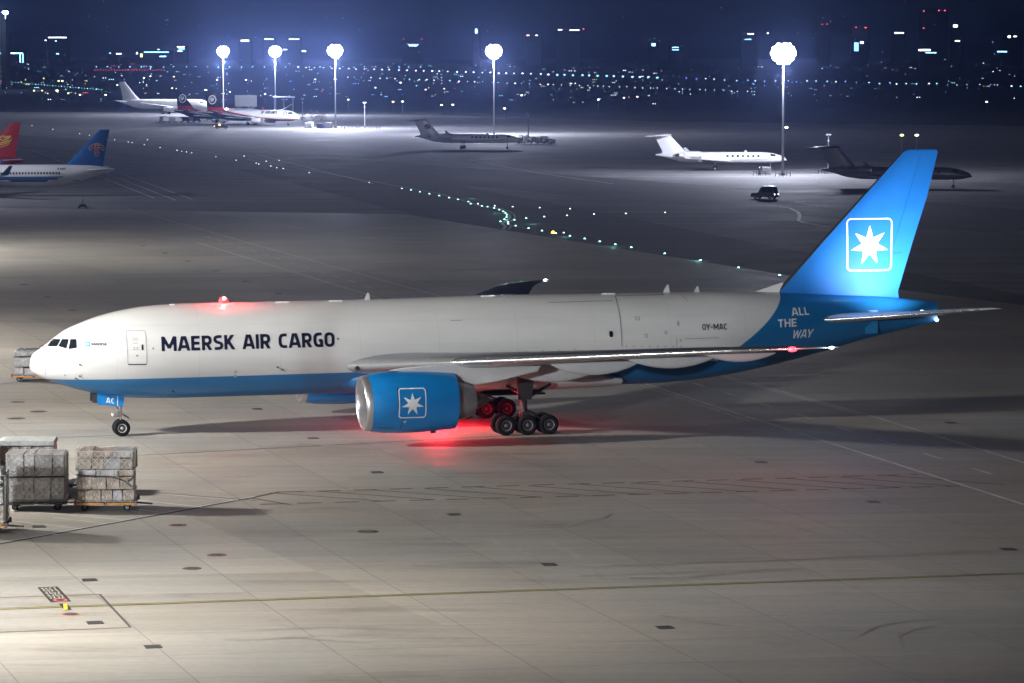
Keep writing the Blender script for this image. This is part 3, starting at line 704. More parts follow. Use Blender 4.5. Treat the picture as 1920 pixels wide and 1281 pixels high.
for s in (-1, 1):
    for P in ([(1.06, 6.03), (1.50, 6.47), (1.93, 6.508), (1.632, 6.06)], [(1.693, 6.083), (1.987, 6.512), (2.373, 6.532), (2.172, 5.957)], [(2.288, 5.92), (2.472, 6.535), (2.831, 6.544), (2.804, 6.012)]):
        cxx, czz = sum(p[0] for p in P) / 4, sum(p[1] for p in P) / 4
        fr = fus_poly(FU, [(cxx + (p[0] - cxx) * 1.16, czz + (p[1] - czz) * 1.16) for p in P], s, .010, .06).build('window_frame', LGREY, plane, 60)
        fus_poly(FU, P, s, .022, .06).build('cockpit_window', GLASS, plane, 60)
    for x in np.arange(1.15, 1.5, .1): pass
wp = MB().tube((.98, -.52, 6.03), (.72, -.75, 5.93), .03, .02, 6).tube((.98, .52, 6.03), (.72, .75, 5.93), .03, .02, 6); wp.build('wiper', BLACK, plane)
# nose cone seam, doors and hatches
outline(FU, [(.70, 5.6), (.84, 5.2), (.87, 4.8), (.87, 4.3), (.87, 4.0)], .028, closed=False).build('nose_cone_seam', SEAM, plane, recalc=False)
dr = outline(FU, [(5.95, 7.0), (6.05, 7.08), (7.1, 7.08), (7.19, 7.0), (7.2, 5.02), (7.14, 4.95), (6.06, 4.95), (5.99, 5.02)], .05).build('crew_door', GREY, plane, recalc=False)
fus_poly(FU, [(6.88, 5.84), (7.0, 5.86), (7.0, 6.22), (6.88, 6.2)], -1, .02, .05).build('handle', BLACK, dr)
fus_poly(FU, [(6.0, 4.9), (7.2, 4.9), (7.2, 4.97), (6.0, 4.97)], -1, .02, .05).build('sill', DARKM, dr)
mk = MB()
for (x, z, w, h) in [(6.3, 6.62, .4, .02), (6.3, 6.5, .4, .02), (6.34, 6.3, .3, .02), (6.35, 6.02, .14, .03), (6.55, 6.02, .1, .05), (6.3, 5.92, .4, .025), (6.5, 5.5, .15, .08)]:
    sdf_mb(lambda X, Y: sd_rbox(X, Y, x + w / 2, z, w / 2, h / 2, .005), x - .01, x + w + .01, z - h, z + h, .03, lambda a, c: FU.surf(a, c, -1, .016), mb=mk)
mk.build('placard', SEAM, dr, recalc=False)
cd = outline(FU, [(39.35, 8.66), (39.24, 8.3), (39.2, 7.6), (39.17, 6.6), (39.19, 5.4)], .05, closed=False).build('cargo_door', SEAM, plane, recalc=False)
for P in ([(39.4, 8.67), (42.8, 8.69)], [(43.05, 5.35), (43.03, 5.9)], [(44.0, 8.66), (44.25, 8.3)], [(43.6, 5.85), (46.0, 5.88)], [(34.5, 8.35), (39.0, 8.4)], [(27.5, 7.35), (28.3, 7.36)]):
    outline(FU, P, .03, closed=False).build('seam', SEAM, cd, recalc=False)
hat = MB()
for (x, z, w, h) in [(40.4, 7.25, .28, .18), (40.9, 6.1, .16, .2), (42.3, 6.3, .14, .18), (43.2, 6.95, .1, .1), (43.2, 6.8, .1, .1), (43.3, 5.75, .09, .09), (7.62, 5.95, .07, .07)] + [(39.5 + .55 * k, 5.42 - .01 * k, .05, .05) for k in range(8)] + [(26 + 1.1 * k, 5.05 + .03 * k, .05, .04) for k in range(10)]:
    outline(FU, [(x - w / 2, z - h / 2), (x + w / 2, z - h / 2), (x + w / 2, z + h / 2), (x - w / 2, z + h / 2)], .03).v
    o2 = outline(FU, [(x - w / 2, z - h / 2), (x + w / 2, z - h / 2), (x + w / 2, z + h / 2), (x - w / 2, z + h / 2)], .035); hat.add(o2.v, o2.f)
hat.build('access_panel', SEAM, plane, recalc=False)
def oval(x, z, hx, hz_, off=.014, res=.04): return sdf_mb(lambda X, Y: sd_rbox(X, Y, x, z, hx, hz_, min(hx, hz_) * .95), x - hx - .03, x + hx + .03, z - hz_ - .03, z + hz_ + .03, res, lambda a, c: FU.surf(a, c, -1, off))
oval(38.45, 6.27, .13, .21).build('cabin_window', GLASS, plane)
for (x, z, r) in [(13.05, 4.3, .11), (13.05, 4.02, .1)]: oval(x, z, r, r, res=.03).build('vent', GREY, plane)
pr = MB()
for (x, z) in [(2.95, 4.95), (2.98, 4.18), (2.75, 4.02), (15.8, 4.55), (16.1, 4.38), (9.05, 3.05)]:
    p = FU.surf(x, z, -1, .0); pr.tube(p, (p[0], p[1] - .06, p[2]), .06, .05, 8); pr.tube((p[0], p[1] - .06, p[2]), (p[0] + .18, p[1] - .10, p[2] - .09), .025, .02, 6)
pr.build('probe', BLACK, plane)
for (x, z, a, b_) in [(2.0, 5.62, 1, 1), (3.05, 5.62, -1, 1), (2.05, 4.2, 1, -1), (3.1, 4.2, -1, -1)]:
    outline(FU, [(x, z - .12 * b_), (x, z), (x + .12 * a, z)], .03, closed=False).build('corner_mark', SEAM, plane, recalc=False)
# lettering and emblems on the skin
def on_skin(x, z): return FU.surf(x, z, -1, .014)
_ft, _Wt = text_sdf('MAERSK AIR CARGO')
_k = 11.42 / _Wt; _x = 0
for word in ('MAERSK', 'AIR', 'CARGO'):
    _fw, _Ww = text_sdf(word)
    text_mb(word, 8.17 + _x * _k, 5.757 + .0058 * _x * _k, _Ww * _k, .935, on_skin, tilt=.0058, res=.055).build('title_lettering', NAVY, plane, recalc=False)
    _x += _Ww + .08 + GL[' '][0] + .08
oval(19.83, 6.33, .065, .065, res=.03).build('title_dot', NAVY, plane, recalc=False)
text_mb('MAERSK', 3.735, 6.17, .96, .165, on_skin, res=.016).build('small_lettering', NAVY, plane, recalc=False)
text_mb('MAERSK SIVAN', 2.2, 5.36, .95, .1, on_skin, hw=.06, res=.014).build('name_lettering', SEAM, plane, recalc=False)
text_mb('OY-MAC', 44.86, 6.40, 1.76, .41, on_skin, hw=.085, tilt=.004, res=.03).build('registration_lettering', NAVY, plane, recalc=False)
text_mb('ALL', 51.45, 7.2, 1.33, .52, on_skin, hw=.08, tilt=.02, res=.035).build('slogan_lettering', LETTERW, plane, recalc=False)
text_mb('THE', 50.36, 6.45, 1.42, .55, on_skin, hw=.085, tilt=.02, res=.035).build('slogan_lettering', LETTERW, plane, recalc=False)
text_mb('WAY', 51.42, 5.66, 1.66, .58, on_skin, hw=.075, shear=.2, tilt=.02, res=.035, gap=.02).build('slogan_lettering', LETTERW, plane, recalc=False)
EMB = mat('light_blue_emblem', (.05, .36, .62), .35)
sq = sdf_mb(lambda X, Y: sd_rbox(X, Y, 3.5, 6.255, .135, .15, .03), 3.34, 3.66, 6.08, 6.43, .02, on_skin).build('nose_emblem', EMB, plane, recalc=False)
sdf_mb(lambda X, Y: sd_star(X, Y, 3.5, 6.255, .115, .05), 3.34, 3.66, 6.08, 6.43, .012, lambda x, z: FU.surf(x, z, -1, .022)).build('star', LETTERW, sq, recalc=False)

# belly fairing with the wheel wells
fb = []
for (x, w, top, bot) in [(20.2, 2.1, 4.3, 2.8), (21.2, 2.5, 4.7, 2.6), (22.4, 2.85, 4.9, 2.5), (23.6, 3.12, 4.95, 2.44), (25, 3.32, 4.95, 2.36), (26.5, 3.42, 4.95, 2.3), (29, 3.46, 4.92, 2.35), (33, 3.42, 4.7, 2.4), (35.5, 3.3, 4.4, 2.45), (37.5, 3.0, 4.0, 2.5), (39.5, 2.2, 3.4, 2.58)]:
    r = []; n = 48; c = 3.6 if x < 35 else (top + bot) / 2 + .2
    c = min(max(c, bot + .3), top - .3)
    for i in range(n):
        a = 2 * PI * i / n; sy, cz = math.sin(a), math.cos(a); e = .8 if cz < 0 else 1
        r.append((x, w * math.copysign(abs(sy) ** e, sy), c + math.copysign(abs(cz) ** (.85 if cz < 0 else 1), cz) * ((top - c) if cz > 0 else (c - bot))))
    fb.append(r)
def fairing_mat():
    m = LIV.copy(); m.name = 'belly_fairing_livery'; N, L = nodes_of(m)
    mx = [n for n in N if n.type == 'MIX'][0]; mx.inputs[6].default_value = (.7, .7, .7, 1)
    tc = [n for n in N if n.type == 'SEPXYZ'][0]
    g = N.new('ShaderNodeMath'); g.operation = 'LESS_THAN'; L.new(tc.outputs[0], g.inputs[0]); g.inputs[1].default_value = 24.3
    f0 = mx.inputs[0].links[0].from_socket
    mm = N.new('ShaderNodeMath'); mm.operation = 'MULTIPLY'; L.new(f0, mm.inputs[0]); L.new(g.outputs[0], mm.inputs[1]); L.new(mm.outputs[0], mx.inputs[0])
    return m
bf = MB().rings(fb).build('belly_fairing', fairing_mat(), plane, 50)
MB().box((31.6, 0, 2.36), (4.8, 5.4, .12)).build('wheel_well', BLACK, bf)

# wings
WS = [(2.4, 20.1, 4.46, 14.0, .105, 1.6), (4.2, 21.4, 4.62, 13.0, .105, 1.4), (6, 22.65, 4.80, 11.9, .105, 1.2), (8.2, 24.1, 5.02, 10.5, .106, .8), (10.4, 25.6, 5.24, 9.2, .11, .3), (14, 28.1, 5.63, 7.9, .105, -.2), (18, 30.8, 6.06, 6.6, .10, -.6), (24, 34.8, 6.72, 4.9, .10, -1.0), (29, 38.2, 7.25, 3.4, .10, -1.4), (30.2, 39.2, 7.37, 2.95, .10, -1.5), (31.4, 41.1, 7.5, 1.9, .095, -1.5), (32.4, 43.25, 7.62, .75, .09, -1.5)]
LEG_ = mat('leading_edge_grey', (.2, .21, .22), .35, var=.1)
WINGM = mat('wing_grey_paint', (.5, .51, .53), .38, var=.07, vscale=.7, coat=.2)
for s in (-1, 1):
    wm0 = wing_mesh(WS, s, 'wing', [WINGM, WINGTOP], .05, 1.0, 14)
    for p_ in wm0.polygons:
        if p_.normal.z > .25: p_.material_index = 1
    wg = put('wing', wm0, plane)
    put('leading_edge', wing_mesh(WS[:5], s, 'leading_edge', LEG_, 0, .05, 8), wg); put('slat', wing_mesh(WS[4:], s, 'slat', POLISH, 0, .05, 8), wg)
    # aileron and flap gaps
    for (y, x0, x1, h) in [(-13.6, 31.2, 37.2, .55), (-19.6, 34.6, 40.4, .46), (-25.4, 37.8, 42.4, .36), (-7.6, 29.6, 36.4, .62)]:
        i = 0
        yy = abs(y); ws = np.array(WS); zle = float(np.interp(yy, ws[:, 0], ws[:, 2])); xle = float(np.interp(yy, ws[:, 0], ws[:, 1])); ch = float(np.interp(yy, ws[:, 0], ws[:, 3])); tw = float(np.interp(yy, ws[:, 0], ws[:, 5]))
        rr = []; n = 9
        for k in range(n + 1):
            t = k / n; x = x0 + (x1 - x0) * t; hh = h * max(.02, math.sin(PI * (t * .97 + .015)) ** .75); zc = zle - (x - xle) * math.sin(R(tw)) - .02 * ch - hh * .55 - .12 * t
            rr.append([(x, s * yy + .30 * (hh / h) * math.sin(2 * PI * q / 16), zc + hh * math.cos(2 * PI * q / 16)) for q in range(16)])
        MB().rings(rr).build('flap_fairing', LGREY, wg, 60)
    tip = (43.45, s * 32.42, 7.62)
    MB().lathe([(-.14, .01), (-.1, .05), (.05, .07), (.14, .05), (.18, .01)], 12, 'x', c=tip).build('strobe_light', glow('white_strobe', (.85, .93, 1.0), 30), wg, 60)
    colr = (1.0, .04, .06) if s < 0 else (.1, 1.0, .3)
    MB().lathe([(-.3, .01), (-.2, .12), (0, .16), (.25, .12), (.32, .01)], 12, 'x', c=(41.35, s * 31.45, 7.49)).build('navigation_light', glow('red_nav_light' if s < 0 else 'green_nav_light', colr, 6 if s < 0 else .6), wg, 60)
    MB().lathe([(-.12, .05), (-.06, .15), (.1, .17)], 14, 'x', c=(20.95, s * 3.62, 4.42)).build('landing_light', GLASS, wg, 60)
def pointlight(name, parent, loc, w, col, r=.1):
    d = bpy.data.lights.new(name, 'POINT'); d.energy = w; d.color = col; d.shadow_soft_size = r
    o = bpy.data.objects.new(name, d); COL.objects.link(o); o.parent = parent; o.location = loc; return o
pointlight('strobe', plane, (43.0, -32.75, 7.7), 60, (.85, .93, 1)); pointlight('nav_red', plane, (41.1, -31.75, 7.5), 260, (1, .06, .08)); pointlight('strobe_far', plane, (43.6, 32.7, 7.8), 60, (.85, .93, 1))

# engines
FANM = mat('fan_titanium', (.16, .16, .17), .35, metal=.8)
LIP = mat('inlet_lip_metal', (.72, .72, .74), .3, metal=.85, var=.06)
EBLUE = mat('engine_blue_paint', (.006, .19, .52), .34, var=.05, vscale=.7, coat=.25)
NAC = pchip([.42, .9, 1.6, 2.6, 3.6, 4.6, 5.4, 6.02], [1.78, 1.88, 1.96, 1.985, 1.97, 1.92, 1.86, 1.80])
for s in (-1, 1):
    ex, ey, ez = 19.75, 10.5 * s, (2.83 if s < 0 else 2.66)
    E_ = [(0.42 + .28 * i, NAC(.42 + .28 * i)) for i in range(21)]
    def droop(mesh, k=.05):
        for v in mesh.vertices:
            if v.co.x < 1.5: v.co.z -= (1.5 - v.co.x) * .03; v.co.x -= v.co.z * .055 * max(0, 1 - v.co.x / 1.2)
        return mesh
    cow = put('engine', droop(MB().lathe(E_ + [(6.02, 1.72), (5.4, 1.74)], 64, 'x', close_prof=True).mesh('engine_cowl', EBLUE, 40)), plane, (ex, ey, ez))
    put('inlet_lip', droop(MB().lathe([(1.1, 1.50), (.5, 1.50), (.2, 1.54), (.06, 1.59), (0, 1.65), (.06, 1.71), (.2, 1.76), (.42, 1.78)], 64, 'x', close_prof=True).mesh('inlet_lip', LIP, 60)), cow)
    put('inlet_duct', MB().lathe([(1.1, 1.50), (1.7, 1.56)], 64, 'x', close_prof=True).mesh('inlet_duct', LGREY, 60), cow)
    fan = MB()
    for k in range(22):
        a = 2 * PI * k / 22
        def bl(r, t, tw): return (1.62 + tw * .16, r * math.cos(a + t), r * math.sin(a + t))
        fan.poly([bl(.36, -.1, -1), bl(1.0, -.12, -1), bl(1.52, -.02, -.6), bl(1.52, .12, .6), bl(1.0, .08, 1), bl(.36, .1, 1)])
    fan.lathe([(1.9, 1.55), (1.9, .3)], 32, 'x', close_prof=True)
    fan.build('fan', FANM, cow)
    MB().lathe([(1.05, .005), (1.15, .12), (1.4, .28), (1.65, .37)], 24, 'x').build('spinner', DARKM, cow, 60)
    MB().lathe([(5.0, 1.52), (5.9, 1.42), (6.6, 1.22), (7.3, .99), (7.36, .96), (7.3, .92)], 48, 'x', close_prof=True).build('core_cowl', mat('core_cowl_grey', (.3, .3, .31), .35, metal=.5, var=.1), cow, 40)
    MB().lathe([(5.4, 1.74), (5.4, 1.5)], 48, 'x', close_prof=True).build('bypass_duct', DARKM, cow)
    MB().lathe([(7.0, .7), (7.5, .62), (8.2, .3), (8.5, .02)], 32, 'x').build('exhaust_plug', HOT, cow, 50)
    # emblem
    def nmap(x, z, off=.012, s=s):
        r = NAC(min(max(x - ex, .42), 6.02)) + off; zz = z - ez
        return (x - ex, s * math.sqrt(max(r * r - zz * zz, .01)), zz)
    if s < 0:
        lc = (22.66, 2.92)
        sdf_mb(lambda X, Y: np.abs(sd_rbox(X, Y, lc[0], lc[1], .86, .92, .17)) - .035, 21.7, 23.6, 1.9, 3.95, .045, nmap).build('emblem_frame', LETTERW, cow, recalc=False)
        sdf_mb(lambda X, Y: sd_star(X, Y, lc[0], lc[1] - .06, .76, .30), 21.7, 23.6, 1.9, 3.95, .05, nmap).build('emblem_star', LETTERW, cow, recalc=False)
        sm = MB()
        for (a, b) in [((22.0, 1.25), (22.15, 2.1)), ((21.75, 2.6), (21.73, 3.9)), ((20.55, 1.35), (21.55, 1.28))]:
            for k in range(8):
                p = [(a[0] + (b[0] - a[0]) * t, a[1] + (b[1] - a[1]) * t) for t in (k / 8, (k + 1) / 8)]; wv = .02
                vertical = abs(b[0] - a[0]) < abs(b[1] - a[1]); ox, oz = (wv, 0) if vertical else (0, wv)
                sm.poly([nmap(p[0][0] - ox, p[0][1] - oz), nmap(p[1][0] - ox, p[1][1] - oz), nmap(p[1][0] + ox, p[1][1] + oz), nmap(p[0][0] + ox, p[0][1] + oz)])
        sm.build('seam', BLACK, cow, recalc=False)
        sdf_mb(lambda X, Y: sd_rbox(X, Y, 22.2, 1.72, .11, .07, .02), 22.05, 22.35, 1.6, 1.85, .03, nmap).build('placard', GREY, cow, recalc=False)
        MB().box((4.6, -.4, -1.9), (.35, .08, .22)).build('drain_mast', BLACK, cow)
    # pylon
    zt = 5.0
    pts = [(21.6, 4.86), (22.5, 5.0), (24.5, 5.16), (26.4, 5.25), (31.5, 4.95), (31.3, 4.6), (28.6, 4.0), (27.2, 3.8), (25.6, 4.3), (24.0, 4.6)]
    py = MB(); rr = []
    for yo, k in ((-.28, .93), (-.22, 1), (.22, 1), (.28, .93)):
        rr.append([(26.3 + (x - 26.3) * k, ey + yo, 4.6 + (z - 4.6) * k) for x, z in pts])
    py.rings(rr).build('pylon', LGREY, plane, 30)

# tail
FS = [(7.9, 50.2, 0, 9.9, .10, 0), (8.6, 51.0, 0, 9.0, .10, 0), (12, 54.2, 0, 6.55 + .3, .10, 0), (15.2, 57.3, 0, 4.6 + .2, .10, 0), (18.2, 60.22, 0, 2.62, .095, 0), (18.36, 60.5, 0, 2.2, .08, 0)]
finM = mat('tail_blue_paint', (.010, .155, .52), .55, var=.05, vscale=.6, spec=.3)
fin = put('tail_fin', wing_mesh(FS, 1, 'tail_fin', finM, .025, 1.0, 14, vertical=True), plane)
put('leading_edge', wing_mesh(FS, 1, 'leading_edge', DARKM, 0, .025, 6, vertical=True), fin)
FSa = np.array(FS)
def fmap(x, z, off=.012):
    xl = np.interp(z, FSa[:, 0], FSa[:, 1]); ch = np.interp(z, FSa[:, 0], FSa[:, 3]); tc = np.interp(z, FSa[:, 0], FSa[:, 4]); c = min(max((x - xl) / ch, .02), 1)
    return (x, -(naca(c, tc) * ch) - off, z)
sdf_mb(lambda X, Y: np.abs(sd_rbox(X, Y, 57.78, 11.86, 1.64, 1.78, .3)) - .055, 56, 59.6, 9.9, 13.8, .09, fmap).build('emblem_frame', LETTERW, fin, recalc=False)
sdf_mb(lambda X, Y: sd_star(X, Y, 57.78, 11.8, 1.45, .6), 56, 59.6, 9.9, 13.8, .08, fmap).build('emblem_star', LETTERW, fin, recalc=False)
SEAMB = mat('blue_seam', (.01, .08, .2), .5)
for (a, b) in [((58.55, 8.5), (61.55, 18.1)), ((59.3, 11.25), (60.2, 11.25)), ((55.85, 12.7), (55.98, 12.7)), ((54.9, 11.6), (55.03, 11.6)), ((61.3, 18.0), (61.3, 18.32))]:
    rm = MB()
    for k in range(10):
        p = [(a[0] + (b[0] - a[0]) * t, a[1] + (b[1] - a[1]) * t) for t in (k / 10, (k + 1) / 10)]; vert = abs(b[0] - a[0]) < abs(b[1] - a[1]); ox, oz = (.012, 0) if vert else (0, .02)
        rm.poly([fmap(p[0][0] - ox, p[0][1] - oz), fmap(p[1][0] - ox, p[1][1] - oz), fmap(p[1][0] + ox, p[1][1] + oz), fmap(p[0][0] + ox, p[0][1] + oz)])
    rm.build('rudder_seam', SEAMB, fin, recalc=False)
# dorsal fillet
MB().rings([[(49.6, 0, 8.72), (49.6, 0, 8.74), (49.6, 0, 8.73)], [(51.6, -.32, 8.4), (51.6, 0, 9.35), (51.6, .32, 8.4)]]).build('dorsal_fillet', WHITE, plane, 40)
TS = [(1.2, 53.3, 6.78, 6.4, .10, -1.2), (2.4, 54.1, 6.88, 6.0, .10, -1.2), (6, 57.2, 7.35, 4.3, .10, -1), (10.2, 60.8, 7.95, 2.35, .09, -.8), (10.76, 61.6, 8.03, 1.7, .08, -.8)]
for s in (-1, 1):
    st = put('stabilizer', wing_mesh(TS, s, 'stabilizer', LGREY, .04, 1, 12), plane)
    put('leading_edge', wing_mesh(TS, s, 'leading_edge', POLISH, 0, .04, 6), st)
    lx, ly, lz = 59.6, 5.6 * s, 7.62
    MB().lathe([(-.1, .04), (0, .09), (.12, .1)], 12, 'z', c=(lx, ly, lz - .08)).build('logo_light', glow('logo_lamp', (.85, .93, 1), 8), st, 60)
    d = bpy.data.lights.new('logo_spot', 'SPOT'); d.energy = 10500; d.color = (.86, .93, 1.0); d.spot_size = R(112); d.spot_blend = .9; d.shadow_soft_size = .12
    lo = bpy.data.objects.new('logo_spot', d); COL.objects.link(lo); lo.parent = plane; lo.location = (lx, ly, lz + .15)
    lo.rotation_euler = (Vector((58.5, 0, 13.2)) - Vector((lx, ly, lz + .15))).to_track_quat('-Z', 'Y').to_euler()
MB().box((57.6, -1.27, 6.6), (.9, .02, 1.6)).build('trim_plate', mat('pale_blue_plate', (.02, .24, .5), .4), plane)
MB().lathe([(0, .05), (.1, .09), (.22, .02)], 12, 'x', c=(62.75, -.12, 6.55)).build('tail_light', glow('white_tail_light', (.8, .9, 1), 30), plane, 60)
pointlight('tail_lamp', plane, (63.1, -.3, 6.5), 30, (.85, .93, 1))

# beacons
MB().lathe([(0, .30), (.2, .3), (.36, .22), (.44, .01)], 20, 'z', c=(12.77, 0, 8.6)).build('beacon', glow('red_beacon', (1.0, .02, .025), 6), plane, 60)
pointlight('beacon_top', plane, (12.77, -.2, 9.7), 500, (1, .04, .04), .15)
MB().lathe([(-.09, .01), (-.06, .1), (0, .12), (.07, .09), (.1, .01)], 14, 'z', c=(12.77, -.28, 8.92)).build('beacon_bulb', glow('beacon_bulb', (1.0, .62, .58), 20), plane, 60)
MB().lathe([(0, .18), (-.12, .18), (-.22, .12), (-.26, .01)], 20, 'z', c=(27.2, 0, 2.08)).build('beacon', glow('red_beacon', (1.0, .02, .025), 6), plane, 60)
pointlight('beacon_belly', plane, (27.2, -.4, 1.72), 2600, (1, .012, .03), .12)
# antennas and top markers
def blade(x, h, c, z0):
    MB().rings([[(x, -.03, z0 - .1), (x + c, -.03, z0 - .1), (x + c, .03, z0 - .1), (x, .03, z0 - .1)], [(x + c * .55, -.012, z0 + h), (x + c * .8, -.012, z0 + h), (x + c * .8, .012, z0 + h), (x + c * .55, .012, z0 + h)]]).build('blade_antenna', LGREY, plane)
blade(22.2, .45, .45, 8.66); blade(43.0, .5, .5, 8.82); blade(45.2, .36, .4, 8.82)
for (x, l) in [(9.3, .3), (16.6, .9), (20.2, .9), (30.6, .9), (39.0, .9)]:
    MB().box((x, -.45, FU.T(x) + .0), (l, .12, .09)).build('antenna_fairing', WHITE, plane)

# nose gear
ng = put('nose_gear', MB().tube((5.75, 0, 3.0), (5.9, 0, 1.5), .14, .12, 14).tube((5.9, 0, 1.5), (5.93, 0, .5), .08, .08, 12).tube((5.93, -.34, .53), (5.93, .34, .53), .07, .07, 10).tube((6.05, 0, 1.45), (6.42, 0, 1.15), .05, .05, 8).tube((6.42, 0, 1.15), (6.02, 0, .62), .05, .05, 8).tube((5.85, -.35, 1.42), (5.85, .35, 1.42), .06, .06, 8).box((5.55, -.22, 1.35), (.34, .24, .16)).box((5.55, .22, 1.35), (.34, .24, .16)).box((5.82, 0, 1.55), (.34, .5, .2)).tube((5.3, 0, 1.28), (5.85, 0, 1.3), .05, .05, 8).tube((5.0, 0, 2.7), (5.85, 0, 1.7), .07, .07, 8).mesh('nose_gear', STEEL, 40), plane)
for y in (-.33, .33): wheel(ng, (5.93, y, .545), .545, .34, GREY)
for y in (-.25, .25): MB().lathe([(-.02, .02), (-.02, .11), (.06, .12), (.14, .06)], 14, 'x', c=(5.36, y, 1.4)).build('taxi_light', mat('lamp_glass', (.7, .7, .68), .15), ng, 50)
def ngmap(y): return lambda x, z: (x, y, z)
for s in (-1, 1):
    y0 = .78 * s
    gd = MB().prism([(4.3, y0, 2.95), (4.28, y0, 2.18), (5.97, y0, 1.98), (6.05, y0, 2.75)], (0, -.04 * s, 0)).build('gear_door', EBLUE, ng)
    if s < 0:
        f, W = text_sdf('AC', .09, .12)
        sdf_mb(lambda X, Y: f((X - 4.85) / .36, (Y - 2.26 + .1 * (X - 4.85)) / .36), 4.8, 5.45, 2.1, 2.75, .03, ngmap(y0 - .004)).build('lettering', LETTERW, gd, recalc=False)
        MB().poly([(5.58, y0 - .004, 2.04), (5.63, y0 - .004, 2.03), (5.63, y0 - .004, 2.75), (5.58, y0 - .004, 2.75)]).build('white_band', LETTERW, gd, recalc=False)
    MB().prism([(4.02, y0 * .8, 3.0), (3.98, y0 * .8, 2.3), (4.28, y0 * .8, 2.25), (4.3, y0 * .8, 2.95)], (0, -.04 * s, 0)).build('small_gear_door', DARKM, ng)
RIMG = mat('wheel_grey', (.12, .12, .13), .5)
# main gears
for s in (-1, 1):
    yc = 5.49 * s
    g = MB().tube((31.6, yc + .1 * s, 4.4), (31.8, yc, 1.3), .26, .22, 16).tube((31.8, yc, 1.3), (31.8, yc, .75), .17, .17, 12).tube((30.2, yc, .66), (33.4, yc, .66), .15, .15, 12)
    for x in (30.35, 31.8, 33.25): g.tube((x, yc - .9, .66), (x, yc + .9, .66), .09, .09, 10)
    g.tube((31.7, yc - .2 * s, 2.6), (31.2, yc - 2.8 * s, 3.0), .12, .12, 10).tube((31.7, yc, 2.2), (34.0, yc - 1.6 * s, 3.1), .1, .1, 10).tube((31.9, yc, 1.6), (32.7, yc, 1.25), .07, .07, 8).tube((32.7, yc, 1.25), (31.95, yc, .85), .07, .07, 8)
    g.box((31.8, yc - .28, 1.3), (.5, .14, .44)).box((31.8, yc + .28, 1.3), (.5, .14, .44)).tube((32.0, yc - .2, 1.4), (33.1, yc - .35, .95), .04, .04, 6).tube((31.6, yc - .2, 1.4), (30.5, yc - .35, .95), .04, .04, 6)
    g.path([(31.55, yc - .3, 3.4), (31.5, yc - .42, 2.4), (31.7, yc - .4, 1.5), (32.2, yc - .45, 1.2)], .03, 6)
    mg = put('main_gear', g.mesh('main_gear', DARKM, 40), plane)
    for x in (30.35, 31.8, 33.25):
        for y in (-.7, .7): wheel(mg, (x, yc + y, .665), .665, .5, RIMG)
    # leg door, and the hinged body door hanging beside the well
    MB().prism([(31.1, yc + .42 * s, 4.1), (32.4, yc + .42 * s, 4.1), (32.2, yc + .36 * s, 2.3), (31.3, yc + .36 * s, 2.3)], (0, .05 * s, 0)).build('leg_door', DARKM, mg)

